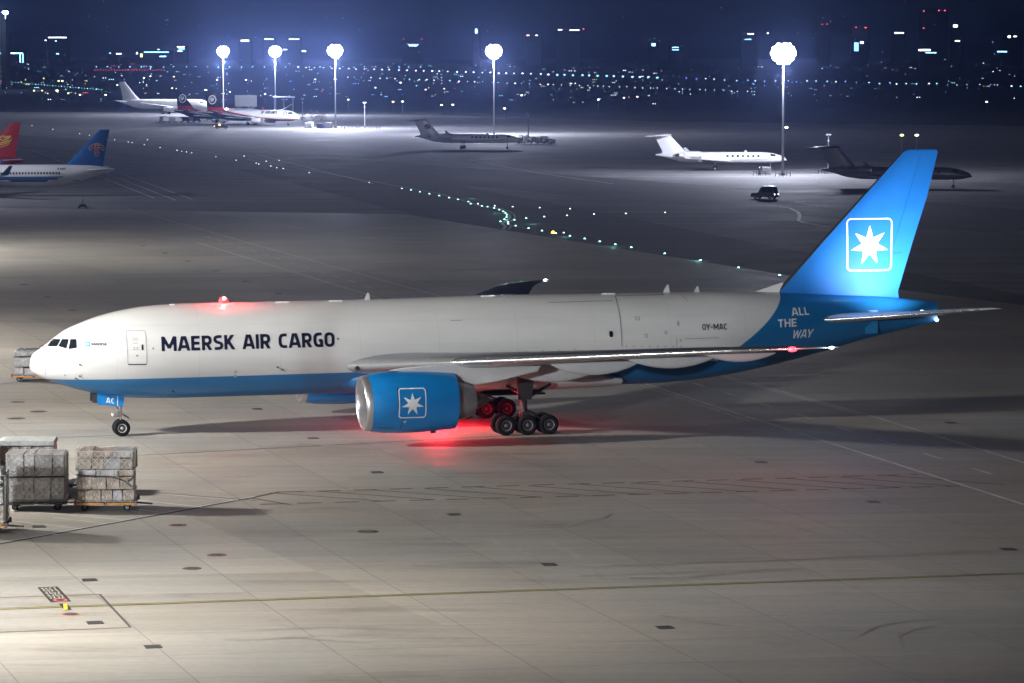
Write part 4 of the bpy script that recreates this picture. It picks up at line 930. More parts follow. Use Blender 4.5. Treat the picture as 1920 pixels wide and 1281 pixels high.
# ================================================================== cargo pallets and dollies near the nose
def wrap_mat(name, c1, c2, rough=.3, gloss=.5):
    m = bpy.data.materials.new(name); m.use_nodes = True; N, L = nodes_of(m); b = N['Principled BSDF']
    tc = N.new('ShaderNodeTexCoord')
    n1 = N.new('ShaderNodeTexNoise'); n1.inputs['Scale'].default_value = 1.7; n1.inputs['Detail'].default_value = 6; n1.inputs['Roughness'].default_value = .65; L.new(tc.outputs['Object'], n1.inputs['Vector'])
    mp = N.new('ShaderNodeMapping'); mp.inputs['Scale'].default_value = (2.2, 2.2, .25); L.new(tc.outputs['Object'], mp.inputs[0])
    n2 = N.new('ShaderNodeTexNoise'); n2.inputs['Scale'].default_value = 2.0; n2.inputs['Detail'].default_value = 5; L.new(mp.outputs[0], n2.inputs['Vector'])
    ad = N.new('ShaderNodeMath'); ad.operation = 'MULTIPLY_ADD'; L.new(n1.outputs['Fac'], ad.inputs[0]); ad.inputs[1].default_value = .6; mu = N.new('ShaderNodeMath'); mu.operation = 'MULTIPLY'; L.new(n2.outputs['Fac'], mu.inputs[0]); mu.inputs[1].default_value = .4; L.new(mu.outputs[0], ad.inputs[2])
    mr = N.new('ShaderNodeMapRange'); mr.inputs[1].default_value = .36; mr.inputs[2].default_value = .64; L.new(ad.outputs[0], mr.inputs[0])
    mx = N.new('ShaderNodeMix'); mx.data_type = 'RGBA'; mx.inputs[6].default_value = (*c1, 1); mx.inputs[7].default_value = (*c2, 1); L.new(mr.outputs[0], mx.inputs[0]); n4 = N.new('ShaderNodeTexNoise'); n4.inputs['Scale'].default_value = 3.2; n4.inputs['Detail'].default_value = 8; n4.inputs['Roughness'].default_value = .7; n4.inputs['Distortion'].default_value = 2.0; L.new(tc.outputs['Object'], n4.inputs['Vector'])
    m4 = N.new('ShaderNodeMapRange'); m4.inputs[1].default_value = .54; m4.inputs[2].default_value = .64; m4.inputs[4].default_value = .75; L.new(n4.outputs['Fac'], m4.inputs[0])
    mx4 = N.new('ShaderNodeMix'); mx4.data_type = 'RGBA'; mx4.inputs[7].default_value = (.85, .84, .82, 1); L.new(m4.outputs[0], mx4.inputs[0]); L.new(mx.outputs[2], mx4.inputs[6]); L.new(mx4.outputs[2], b.inputs['Base Color'])  # white film highlights painted into the colour as noise streaks
    b.inputs['Roughness'].default_value = rough; b.inputs['Coat Weight'].default_value = gloss; b.inputs['Coat Roughness'].default_value = .18
    n3 = N.new('ShaderNodeTexNoise'); n3.inputs['Scale'].default_value = 5; n3.inputs['Detail'].default_value = 7; n3.inputs['Distortion'].default_value = 1.2; L.new(tc.outputs['Object'], n3.inputs['Vector'])
    bp = N.new('ShaderNodeBump'); bp.inputs['Strength'].default_value = .9; bp.inputs['Distance'].default_value = .12; L.new(n3.outputs['Fac'], bp.inputs['Height']); L.new(bp.outputs[0], b.inputs['Normal']); L.new(bp.outputs[0], b.inputs['Coat Normal'])
    return m
WR = {'grey': wrap_mat('grey_wrapped_cartons', (.28, .265, .265), (.74, .72, .72)), 'brown': wrap_mat('brown_wrapped_cartons', (.2, .15, .10), (.66, .57, .46)),
      'silver': wrap_mat('silver_film', (.3, .3, .32), (.62, .61, .62), .2, .9), 'pale': wrap_mat('pale_film', (.5, .52, .5), (.72, .75, .73), .3, .5), 'tan': wrap_mat('tan_wrapped_cartons', (.28, .18, .12), (.66, .56, .48))}
CORD = mat('net_cord', (.72, .7, .64), .6); STRAP = mat('dark_strap', (.03, .035, .05), .6)
ORNG = mat('orange_edge_paint', (.62, .27, .05), .5, var=.2, vscale=4); REDP = mat('red_edge_paint', (.4, .05, .05), .5, var=.2, vscale=4)
def lump(w, d, h, seed, amp=.05, round_=.12, nx=14, ny=10, nz=10):
    rnd = np.random.RandomState(seed); bm = bmesh.new(); bmesh.ops.create_cube(bm, size=1)
    bmesh.ops.subdivide_edges(bm, edges=bm.edges, cuts=7, use_grid_fill=True)
    ph = rnd.rand(6) * 6
    for v in bm.verts:
        x, y, z = v.co
        # rounded corners
        q = Vector((x * w, y * d, z * h)); hx, hy, hz_ = w / 2 - round_, d / 2 - round_, h / 2 - round_
        c = Vector((max(-hx, min(hx, q.x)), max(-hy, min(hy, q.y)), max(-hz_, min(hz_, q.z))))
        o = q - c
        if o.length > 1e-6: q = c + o.normalized() * round_ if o.length > round_ else q
        a = amp * (math.sin(3.1 * q.x + ph[0]) * math.sin(2.7 * q.z + ph[1]) + .6 * math.sin(6 * q.y + ph[2]) + .5 * math.sin(7.3 * q.x + 5 * q.z + ph[3])) * .6 + amp * (rnd.rand() - .5) * .7
        n = Vector((x / .5 if abs(x) > .49 else 0, y / .5 if abs(y) > .49 else 0, z / .5 if z > .49 else 0))
        if n.length > 0: q += n.normalized() * a
        v.co = (q.x, q.y, q.z + h / 2)
    me = bpy.data.meshes.new('load'); bm.to_mesh(me); bm.free(); me.polygons.foreach_set('use_smooth', [True] * len(me.polygons)); me.set_sharp_from_angle(angle=R(45)); return me
def net_mb(w, d, z0, z1, sp=.36, r=.014, off=.06):
    mb = MB()
    for (ax, L_, o) in (('x', w, -d / 2 - off), ('y', d, w / 2 + off), ('y', d, -w / 2 - off), ('x', w, d / 2 + off)):
        hgt = z1 - z0; n = int((L_ + hgt) / sp)
        for k in range(n + 1):
            for s in (1, -1):
                c = -L_ / 2 - hgt + k * sp + .1
                # line x = c + s-direction*t, clipped
                t0 = max(0, -L_ / 2 - c); t1 = min(hgt, L_ / 2 - c)
                if t1 - t0 < .1: continue
                za, zb = (z0 + t0, z0 + t1) if s > 0 else (z1 - t0, z1 - t1)
                pa, pb = c + t0, c + t1
                if ax == 'x': mb.tube((pa, o, za), (pb, o, zb), r, r, 4, caps=False)
                else: mb.tube((o, pa, za), (o, pb, zb), r, r, 4, caps=False)
    for z in (z0, z1):
        mb.path([(-w / 2 - off, -d / 2 - off, z), (w / 2 + off, -d / 2 - off, z), (w / 2 + off, d / 2 + off, z), (-w / 2 - off, d / 2 + off, z), (-w / 2 - off, -d / 2 - off, z)], r * 1.3, 4)
    return mb
def dolly(x, y, rz, label, edge):
    t = thing('cargo_dolly', label, 'dolly', (x, y, 0), rz, 'cargo dollies')
    MB().box((0, 0, .40), (3.3, 2.5, .07)).box((0, 0, .30), (3.0, .2, .14)).box((-1.2, 0, .3), (.16, 2.3, .14)).box((1.2, 0, .3), (.16, 2.3, .14)).build('deck', DARKM, t)
    for s in (-1, 1):
        for q in (-.84, .84): MB().box((q, 1.27 * s, .405), (1.5, .05, .13)).build('edge_rail', edge, t)
    cr = MB()
    for sx in (-1, 1):
        for sy in (-1, 1): cr.box((1.66 * sx, 1.2 * sy, .47), (.12, .16, .26))
    cr.build('corner_stop', mat('brown_steel', (.16, .12, .08), .6, metal=.3), t)
    for k in range(7): MB().tube((-1.35 + .45 * k, -1.15, .455), (-1.35 + .45 * k, 1.15, .455), .035, .035, 8).build('roller', STEEL, t)
    for sx in (-1, 1):
        for sy in (-1, 1): wheel(t, (1.15 * sx, .95 * sy, .19), .19, .14)
    MB().tube((1.6, 0, .32), (2.45, 0, .26), .045, .045, 8).tube((2.45, -.12, .26), (2.45, .12, .26), .05, .05, 8).build('tow_bar', DARKM, t)
    return t
def load(x, y, rz, label, tiers, seed, net=None, straps=(), pal=True, w=3.1, d=2.36):
    t = thing('cargo_pallet', label, 'cargo pallet', (x, y, .5), rz, 'wrapped cargo pallets')
    MB().bbox((0, 0, .03), (3.18, 2.44, .05), .015).build('pallet_base', STEEL, t)
    z = .06; rnd = random.Random(seed)
    for i, (h, m, ww, amp, rd) in enumerate(tiers):
        if m in ('silver', 'pale'):
            o = put('film_wrap', lump(w * ww, d * ww, h, seed + i, amp, rd), t, (0, 0, z)); o.data.materials.append(WR[m])
        else:
            n = rnd.choice([3, 4, 4, 5]); cuts = [0] + sorted(min(.97, max(.03, (k + rnd.uniform(-.18, .18)) / n)) for k in range(1, n)) + [1]
            for a, b in zip(cuts[:-1], cuts[1:]):
                cw = (b - a) * w * ww - .02; cx_ = ((a + b) / 2 - .5) * w * ww; ch = h - rnd.uniform(0, .05); cd_ = d * ww - rnd.uniform(0, .12)
                o = put('carton', lump(cw, cd_, ch, rnd.randint(0, 9999), amp * .8, .035), t, (cx_, rnd.uniform(-.05, .05), z)); o.data.materials.append(WR[m if rnd.random() > .25 else rnd.choice(['grey', 'brown', 'tan'])])
        z += h + .012
    if net: net_mb(w, d, net[0], net[1]).build('net', CORD, t)
    for pts in straps:
        MB().path([(a, -d / 2 - .09, b) for a, b in pts], .028, 6).build('strap', STRAP, t)
    return t
yaw = R(2.5)
def pp(u, v): return at(u, v)
D_ = pp(203, 951) - Vector((0, 1.75, 0)); dolly(D_.x, D_.y + 1.2, yaw, 'orange railed dolly under the netted brown load right of the grey two tier load', ORNG)
load(D_.x, D_.y + 1.2, yaw, 'tall brown netted cargo pallet with a black strap, rightmost of the front group', [(.62, 'brown', 1.0, .06, .1), (.72, 'brown', 1.0, .06, .12), (.36, 'grey', .99, .05, .08), (.62, 'brown', .97, .06, .1), (.42, 'tan', .985, .06, .1)], 11, (1.75, 2.8), [[(-1.6, 1.52), (-.6, 1.45), (.4, 1.38), (1.0, 1.18), (1.42, .85)], [(1.2, 1.12), (1.6, 1.42)]])
C_ = pp(73, 951) - Vector((0, 1.6, 0)); dolly(C_.x, C_.y + 1.2, yaw, 'dark railed dolly under the grey two tier load', DARKM)
load(C_.x, C_.y + 1.2, yaw, 'grey two tier cargo pallet with a dark band round its middle', [(1.3, 'grey', 1.0, .045, .08), (1.28, 'grey', 1.0, .045, .08)], 23, (.2, 2.6), [[(-1.62, 1.38), (1.62, 1.40)], [(-1.62, 1.34), (1.62, 1.36)]])
B_ = pp(54, 922) - Vector((0, 1.2, 0)); dolly(B_.x, B_.y + 1.2, yaw, 'dolly hidden behind the grey two tier load', DARKM)
load(B_.x, B_.y + 1.2, yaw, 'brown cargo pallet with a pale sheet on top behind the grey one', [(1.3, 'brown', 1.0, .04, .08), (.85, 'tan', 1.0, .04, .08), (.34, 'pale', 1.02, .03, .1)], 31, None)
E_ = pp(-42, 995) - Vector((0, 1.6, 0)); dolly(E_.x, E_.y + 1.2, yaw, 'orange railed dolly cut by the left edge', ORNG)
load(E_.x, E_.y + 1.2, yaw, 'ragged pinkish cargo pallet cut by the left picture edge', [(1.0, 'grey', 1.0, .07, .14), (.9, 'tan', .98, .08, .15), (.9, 'pale', .93, .08, .2)], 41, (.2, 2.6), [[(-1.4, 1.1), (1.5, 1.05)]])
E2 = pp(-60, 935); dolly(E2.x, E2.y + 1.2, yaw, 'dolly at the left edge behind the ragged load', DARKM)
load(E2.x, E2.y + 1.2, yaw, 'dark netted cargo pallet at the left edge behind the ragged one', [(1.3, 'grey', 1.0, .06, .12), (1.0, 'grey', .98, .06, .12)], 43, (.2, 2.3))
A_ = pp(62, 716); dolly(A_.x, A_.y + 1.2, yaw, 'orange railed dolly half hidden behind the aircraft nose', ORNG)
load(A_.x, A_.y + 1.2, yaw, 'silver film wrapped cargo pallet half hidden behind the aircraft nose', [(.55, 'grey', 1.0, .05, .1), (.75, 'silver', .99, .05, .12), (.55, 'silver', .97, .03, .22)], 53, None, [[(-1.55, 1.42), (1.5, 1.42)]])
dolly(*at(128, 918).to_2d(), yaw, 'empty dark dolly between the two front cargo pallets', DARKM)

# ================================================================== parked aircraft further off
def jet_fuselage(Ln, Rr, zc, nose=3.2, tail=6.5, tipz=.35, botz=.55, topz=.6):
    n, t = nose * Rr, tail * Rr
    top = ([0, .1 * n, .3 * n, .6 * n, n, Ln - t, Ln - .4 * t, Ln], [zc - tipz * Rr, zc + .12 * Rr, zc + .5 * Rr, zc + .86 * Rr, zc + Rr, zc + Rr, zc + .94 * Rr, zc + topz * Rr])
    bot = ([0, .1 * n, .35 * n, .7 * n, n, Ln - t, Ln - .6 * t, Ln - .25 * t, Ln], [zc - tipz * Rr, zc - .62 * Rr, zc - .88 * Rr, zc - .98 * Rr, zc - Rr, zc - Rr, zc - .75 * Rr, zc - .05 * Rr, zc + (botz - .2) * Rr])
    wid = ([0, .06 * n, .2 * n, .5 * n, n, Ln - t, Ln - .5 * t, Ln - .2 * t, Ln], [.001, .3 * Rr, .58 * Rr, .87 * Rr, Rr, Rr, .75 * Rr, .36 * Rr, .1 * Rr])
    zz = ([0, n, Ln - t, Ln], [zc - tipz * Rr * .8, zc, zc, zc + .5 * Rr])
    return Fuselage(top, bot, wid, zz)
def xs_for(Ln, n=60): return [Ln * q for q in (0, .001, .003, .007, .012, .02, .03, .045, .06)] + [Ln * (.08 + .9 * i / (n - 1)) for i in range(n)] + [Ln * .99, Ln]
def add_gear(t, x, y, r, w, ztop, tandem=False):
    g = put('landing_gear', MB().tube((x, y, ztop), (x, y, r), .12, .1, 8).tube((x, y - w * .9, r), (x, y + w * .9, r), .07, .07, 8).mesh('landing_gear', STEEL, 40), t)
    for s in (-1, 1): wheel(g, (x, y + s * w * .62, r), r, w)
def add_engine(t, x, y, z, r, ln, m, pyl=None):
    e = put('engine', MB().lathe([(.25, r * .9), (ln * .25, r), (ln * .6, r * .97), (ln, r * .72), (ln * .98, r * .66)], 28, 'x', close_prof=True).mesh('engine', m, 40), t, (x, y, z))
    MB().lathe([(.5, r * .76), (.1, r * .8), (0, r * .86), (.1, r * .9), (.25, r * .9)], 28, 'x', close_prof=True).build('inlet_lip', LIP, e, 50)
    MB().lathe([(.6, .01), (.9, r * .3), (.95, r * .76)], 20, 'x', close_prof=True).build('fan', DARKM, e)
    MB().lathe([(ln * .8, r * .62), (ln * 1.12, r * .4), (ln * 1.3, .05)], 16, 'x', close_prof=True).build('exhaust', HOT, e, 50)
    if pyl: MB().prism(pyl, (0, .16, 0)).build('pylon', LGREY, t)
def airliner(name, label, ref_px, ref_z, yaw, Ln, Rr, zc, finpts, finm, bodym, group=None, span=17, wing_x=.36, eng=None, engm=WHITE, winglet=1.6, gear=True, flip=False, scale=1.0):
    """finpts: [(z, xLE, chord)...] measured from the tail end"""
    t = thing(name, label, 'aircraft', (0, 0, 0), yaw, group)
    P = at(*ref_px, ref_z); c, s = math.cos(yaw), math.sin(yaw); t.location = (P.x - Ln * c, P.y - Ln * s, 0)
    fu = jet_fuselage(Ln, Rr, zc); put('fuselage', fu.mesh('fuselage', bodym, xs_for(Ln), 40), t)
    F_ = [(z, Ln + x, 0, ch, .11, 0) for (z, x, ch) in finpts]
    fin_ = put('tail_fin', wing_mesh(F_, 1, 'tail_fin', finm, 0, 1, 10, vertical=True), t)
    zr = zc + .45 * Rr; TSx = [(.3, Ln - 5.3, zr, 3.9, .1, 0), (span * .36, Ln - 2.0, zr + .45, 1.5, .1, 0)]
    W_ = [(.5, Ln * wing_x - 2.2, zc - .75 * Rr, 8.0, .13, 1.5), (Rr, Ln * wing_x - 1.3, zc - .68 * Rr, 7.0, .13, 1.5), (span * .36, Ln * wing_x + 1.8, zc - .35 * Rr, 4.0, .11, 0), (span, Ln * wing_x + 7.4, zc + .35 * Rr, 1.5, .1, -1)]
    for sd in (-1, 1):
        put('stabilizer', wing_mesh(TSx, sd, 'stabilizer', LGREY), t)
        w_ = put('wing', wing_mesh(W_, sd, 'wing', WINGM), t)
        if winglet:
            MB().rings([[(Ln * wing_x + 7.5, sd * span, zc + .35 * Rr), (Ln * wing_x + 8.9, sd * span, zc + .35 * Rr), (Ln * wing_x + 8.9, sd * (span + .08), zc + .35 * Rr), (Ln * wing_x + 7.5, sd * (span + .08), zc + .35 * Rr)],
                        [(Ln * wing_x + 9.0, sd * (span + .45), zc + .35 * Rr + winglet), (Ln * wing_x + 9.6, sd * (span + .45), zc + .35 * Rr + winglet), (Ln * wing_x + 9.6, sd * (span + .5), zc + .35 * Rr + winglet), (Ln * wing_x + 9.0, sd * (span + .5), zc + .35 * Rr + winglet)]]).build('winglet', finm, w_)
        for k in (.3, .5, .68):
            yy = span * k; xw = Ln * wing_x + 4.2 + yy * .30
            MB().lathe([(-1.6, .02), (-1.0, .2), (0, .26), (1.2, .18), (2.0, .02)], 10, 'x', c=(xw, sd * yy, zc - .55 * Rr + .055 * yy - .1)).build('flap_fairing', LGREY, w_, 60)
        if eng: add_engine(t, Ln * wing_x - 2.2, sd * eng[0], eng[1], eng[2], eng[3], engm, [(Ln * wing_x - .6, sd * eng[0] - .08, eng[1] + eng[2] * .8), (Ln * wing_x + 1.6, sd * eng[0] - .08, eng[1] + eng[2] + .35), (Ln * wing_x + 3.6, sd * eng[0] - .08, eng[1] + eng[2] + .3), (Ln * wing_x + 2.2, sd * eng[0] - .08, eng[1] + eng[2] * .5)])
        if gear: add_gear(t, Ln * wing_x + 4.6, sd * 2.9, .55, .38, zc - .5 * Rr)
    if gear: add_gear(t, Ln * .125, 0, .38, .26, zc - .7 * Rr)
    for sd in (-1, 1): fus_poly(fu, [(1.15 * Rr, zc + .32 * Rr), (1.5 * Rr, zc + .62 * Rr), (2.05 * Rr, zc + .6 * Rr), (2.05 * Rr, zc + .3 * Rr)], sd, .02, .12).build('cockpit_window', GLASS, t, 60)
    t['_'] = 0; del t['_']
    return t, fu, fin_, F_
def fin_map(F_, side, off=.02):
    A_ = np.array([(f[0], f[1], f[3], f[4]) for f in F_])
    def f(x, z):
        xl = np.interp(z, A_[:, 0], A_[:, 1]); ch = np.interp(z, A_[:, 0], A_[:, 2]); c = min(max((x - xl) / ch, .02), 1)
        return (x, side * (naca(c, .11) * ch + off), z)
    return f
FLIP = 1
# --- blue tailed airliner at the left
CSB = mat('airliner_blue', (.01, .10, .30), .35, coat=.3)
REDT = mat('tail_red', (.40, .022, .03), .35, coat=.3)
t, fu, fo, Fx = airliner('airliner', 'white airliner with a blue tail carrying a red flower emblem', (215, 317), 4.75, R(11), 44.5, 1.98, 3.65,
    [(5.2, -9.3, 7.4), (6.0, -8.1, 6.1), (11.75, -2.6, 1.75)], CSB, WHITE, 'parked passenger airliners at the left', 17, .36, (5.75, 1.9, 1.1, 4.4))
seed_w = MB().lathe([(0, .16), (.0, .001)], 12, 'y')
wm = sdf_mb(lambda X, Y: sd_rbox(X, Y, 0, 0, .14, .2, .1), -.16, .16, -.22, .22, .05, lambda x, z: (x, fu.surf(20, 4.15 + z, -1, .015)[1], z)).mesh('passenger_window', BLACK)
for k in range(26): put('passenger_window', wm, t, (Ln_ := 24.6 + k * .535 - 3.4, 0, 4.15) if True else None)
text_mb('B-6687', 34.3, 4.72, 1.5, .33, lambda x, z: fu.surf(x, z, -1, .02), hw=.1, res=.06).build('registration_lettering', NAVY, t, recalc=False)
for (x0, x1, z0, z1) in [(14, 35.4, 3.35, 3.55), (14, 34.4, 3.0, 3.3), (14, 32.6, 2.62, 2.95)]:
    sdf_mb(lambda X, Y: np.maximum(sd_rbox(X, Y, (x0 + x1) / 2, (z0 + z1) / 2, (x1 - x0) / 2, (z1 - z0) / 2, .02), (X - x1) - (Y - z0) * 1.5 + .3), x0, x1 + .1, z0 - .05, z1 + .05, .1, lambda x, z: fu.surf(x, z, -1, .02), run=8).build('blue_band', CSB, t, recalc=False)
outline(fu, [(37.0, 2.75), (38.2, 2.8)], .12, closed=False, off=.02).build('cargo_hatch', SEAM, t, recalc=False)
EMR = mat('emblem_red', (.28, .025, .02), .4); EMP = mat('emblem_pale', (.62, .45, .45), .4)
def kapok(X, Y):
    d = sd_poly(X, Y, [(-.28, .3), (.28, .3), (.32, -.35), (.18, -.72), (0, -.8), (-.18, -.72), (-.32, -.35)])
    for s in (-1, 1):
        d = np.minimum(d, sd_line(X, Y, [(s * .2, .42), (s * .45, .52), (s * .72, .42), (s * .84, .2), (s * .74, .02)], .15))
        d = np.minimum(d, np.hypot(X - s * .27, Y - .7) - .13)
    return np.minimum(d, np.hypot(X, Y - .74) - .14)
ex, ez, es = 41.35, 8.15, 1.38
for sd in (-1,):
    fm = fin_map(Fx, sd); fm2 = fin_map(Fx, sd, .035)
    em = sdf_mb(lambda X, Y: kapok((X - ex) / es, (Y - ez) / es) * es - .05, ex - 1.5, ex + 1.5, ez - 1.3, ez + 1.4, .07, fm).build('flower_emblem', EMP, fo, recalc=False)
    def inner(X, Y):
        x, y = (X - ex) / es, (Y - ez) / es; d = kapok(x, y) + .05
        for q in (-.14, 0, .14): d = np.maximum(d, .035 - np.maximum(np.abs(x - q), np.abs(y - .05) - .42))
        return np.maximum(d, .03 - np.abs(y + .42)) * es
    sdf_mb(inner, ex - 1.5, ex + 1.5, ez - 1.3, ez + 1.4, .06, fm2).build('flower_petals', EMR, fo, recalc=False)
# --- red tail behind it
t, fu, fo, Fx = airliner('airliner', 'red tailed airliner with a yellow bird emblem, cut by the left edge', (46, 298), 4.9, R(11), 40, 1.98, 3.65,
    [(5.2, -9.2, 7.6), (6.0, -8.0, 6.3), (11.9, -2.6, 1.95)], REDT, mat('fuselage_red', (.34, .03, .04), .4, var=.05), 'parked passenger airliners at the left', 17, .36, (5.75, 1.9, 1.1, 4.2))
YEL = mat('emblem_yellow', (.78, .55, .05), .4)
def bird(X, Y):
    d = np.full(X.shape, 1e9)
    for pts, w in [([(-2.3, -.95), (-1.2, -.75), (-.2, -.5), (.55, -.1), (.95, .3)], .1), ([(-2.3, -.6), (-1.2, -.4), (-.3, -.15), (.4, .2)], .12), ([(-2.2, -1.3), (-1, -1.15), (0, -.85), (.6, -.45)], .07),
                   ([(-1.3, .35), (-.9, .1), (-.4, .2), (.1, .45), (.9, .75)], .09), ([(-1.2, .75), (-.7, .95), (-.2, .85), (.3, .85), (.8, 1.0)], .1), ([(-1.3, .4), (-1.2, .75)], .1), ([(-.7, .6), (0, .6), (.7, .85)], .07)]:
        d = np.minimum(d, sd_line(X, Y, pts, w))
    return d
sdf_mb(lambda X, Y: bird((X - 36.6) / 1.0, (Y - 8.4) / 1.0), 34.2, 37.7, 6.7, 9.6, .08, fin_map(Fx, -1)).build('bird_emblem', YEL, fo, recalc=False)
# --- freighters under the far masts (noses to the right)
def stripes_mat():
    m = bpy.data.materials.new('striped_freighter_livery'); m.use_nodes = True; N, L = nodes_of(m); b = N['Principled BSDF']
    tc = N.new('ShaderNodeTexCoord'); sx = N.new('ShaderNodeSeparateXYZ'); L.new(tc.outputs['Object'], sx.inputs[0])
    def mth(op, a, c=0.0):
        n = N.new('ShaderNodeMath'); n.operation = op
        for i, q in enumerate((a, c)):
            if isinstance(q, (int, float)): n.inputs[i].default_value = q
            else: L.new(q, n.inputs[i])
        return n.outputs[0]
    # boundary height rises towards the tail
    u = mth('DIVIDE', mth('SUBTRACT', sx.outputs[0], 7.0), 26.0)
    cz = mth('ADD', mth('MULTIPLY', mth('POWER', mth('MAXIMUM', u, 0.0), 1.5), 3.6), 1.9)
    d = mth('SUBTRACT', sx.outputs[2], cz)
    cr = N.new('ShaderNodeValToRGB'); cr.color_ramp.interpolation = 'CONSTANT'
    e = cr.color_ramp.elements; e[0].position = 0; e[0].color = (.02, .02, .03, 1); e[1].position = .34; e[1].color = (.6, .6, .62, 1)
    for p, c in ((.39, (.02, .02, .03, 1)), (.45, (.62, .62, .63, 1)), (.48, (.05, .05, .06, 1)), (.54, (.36, .02, .03, 1)), (.64, (.78, .78, .78, 1))):
        q = e.new(p); q.color = c
    L.new(mth('ADD', mth('MULTIPLY', d, .25), .55), cr.inputs[0]); L.new(cr.outputs[0], b.inputs['Base Color']); b.inputs['Roughness'].default_value = .35; b.inputs['Coat Weight'].default_value = .3
    return m
SFM = stripes_mat()
def sftail():
    m = bpy.data.materials.new('black_and_red_tail'); m.use_nodes = True; N, L = nodes_of(m); b = N['Principled BSDF']
    tc = N.new('ShaderNodeTexCoord'); sx = N.new('ShaderNodeSeparateXYZ'); L.new(tc.outputs['Object'], sx.inputs[0])
    cr = N.new('ShaderNodeValToRGB'); cr.color_ramp.interpolation = 'CONSTANT'; e = cr.color_ramp.elements
    e[0].position = 0; e[0].color = (.42, .03, .04, 1); e[1].position = .5; e[1].color = (.018, .018, .026, 1)
    mr = N.new('ShaderNodeMapRange'); mr.inputs[1].default_value = 4.6; mr.inputs[2].default_value = 8.0; L.new(sx.outputs[2], mr.inputs[0]); L.new(mr.outputs[0], cr.inputs[0]); L.new(cr.outputs[0], b.inputs['Base Color']); b.inputs['Roughness'].default_value = .35
    return m
SFT = sftail()
for (lab, px_, yw) in [('striped freighter with a black tail and round emblem, nearest of the far group', (381, 210), R(180 - 24)), ('striped freighter half hidden behind the nearest of the far group', (326, 207), R(180 - 26))]:
    t, fu, fo, Fx = airliner('freighter', lab, px_, 4.6, yw, 39.5, 1.98, 3.5, [(5.0, -9.6, 8.0), (6.2, -8.0, 6.4), (12.3, -2.7, 2.0)], SFT, SFM, 'freighters under the far floodlights', 16.5, .38, (4.9, 1.75, 1.05, 4.0), WHITE, 2.2)
    fm = fin_map(Fx, 1)
    rg = sdf_mb(lambda X, Y: np.abs(np.hypot(X - 35.6, Y - 9.0) - 1.45) - .17, 33.6, 37.6, 7.2, 10.9, .1, fm).build('emblem_ring', LETTERW, fo, recalc=False)
    f_, W__ = text_sdf('SF', .12, .06); sc_ = 1.35
    sdf_mb(lambda X, Y: f_((36.5 - X) / sc_, (Y - 8.35) / sc_) * sc_, 34.4, 36.8, 8.2, 9.9, .06, fm).build('emblem_lettering', LETTERW, fo, recalc=False)
    f2, W2 = text_sdf('SF AIRLINES', .11, .08); s2 = .95
    sdf_mb(lambda X, Y: f2((15.0 - X) / s2, (Y - 4.15) / s2) * s2, 4.5, 15.2, 4.0, 5.2, .08, lambda x, z: fu.surf(x, z, 1, .02)).build('title_lettering', NAVY, t, recalc=False)
    sdf_mb(lambda X, Y: np.abs(np.hypot(X - 5.2, Y - 4.3) - .55) - .1, 4.4, 6.0, 3.6, 5.0, .08, lambda x, z: fu.surf(x, z, 1, .02)).build('small_emblem', NAVY, t, recalc=False)
t, fu, fo, Fx = airliner('freighter', 'plain white airliner with an all white tail, leftmost of the far group', (223, 189), 5.6, R(180 - 22), 44, 2.05, 4.3, [(6.0, -10.4, 8.6), (7.4, -8.6, 6.9), (13.7, -2.9, 2.6)], WHITE, WHITE, 'freighters under the far floodlights', 17.5, .38, (5.8, 2.2, 1.2, 4.6), WHITE, 0)

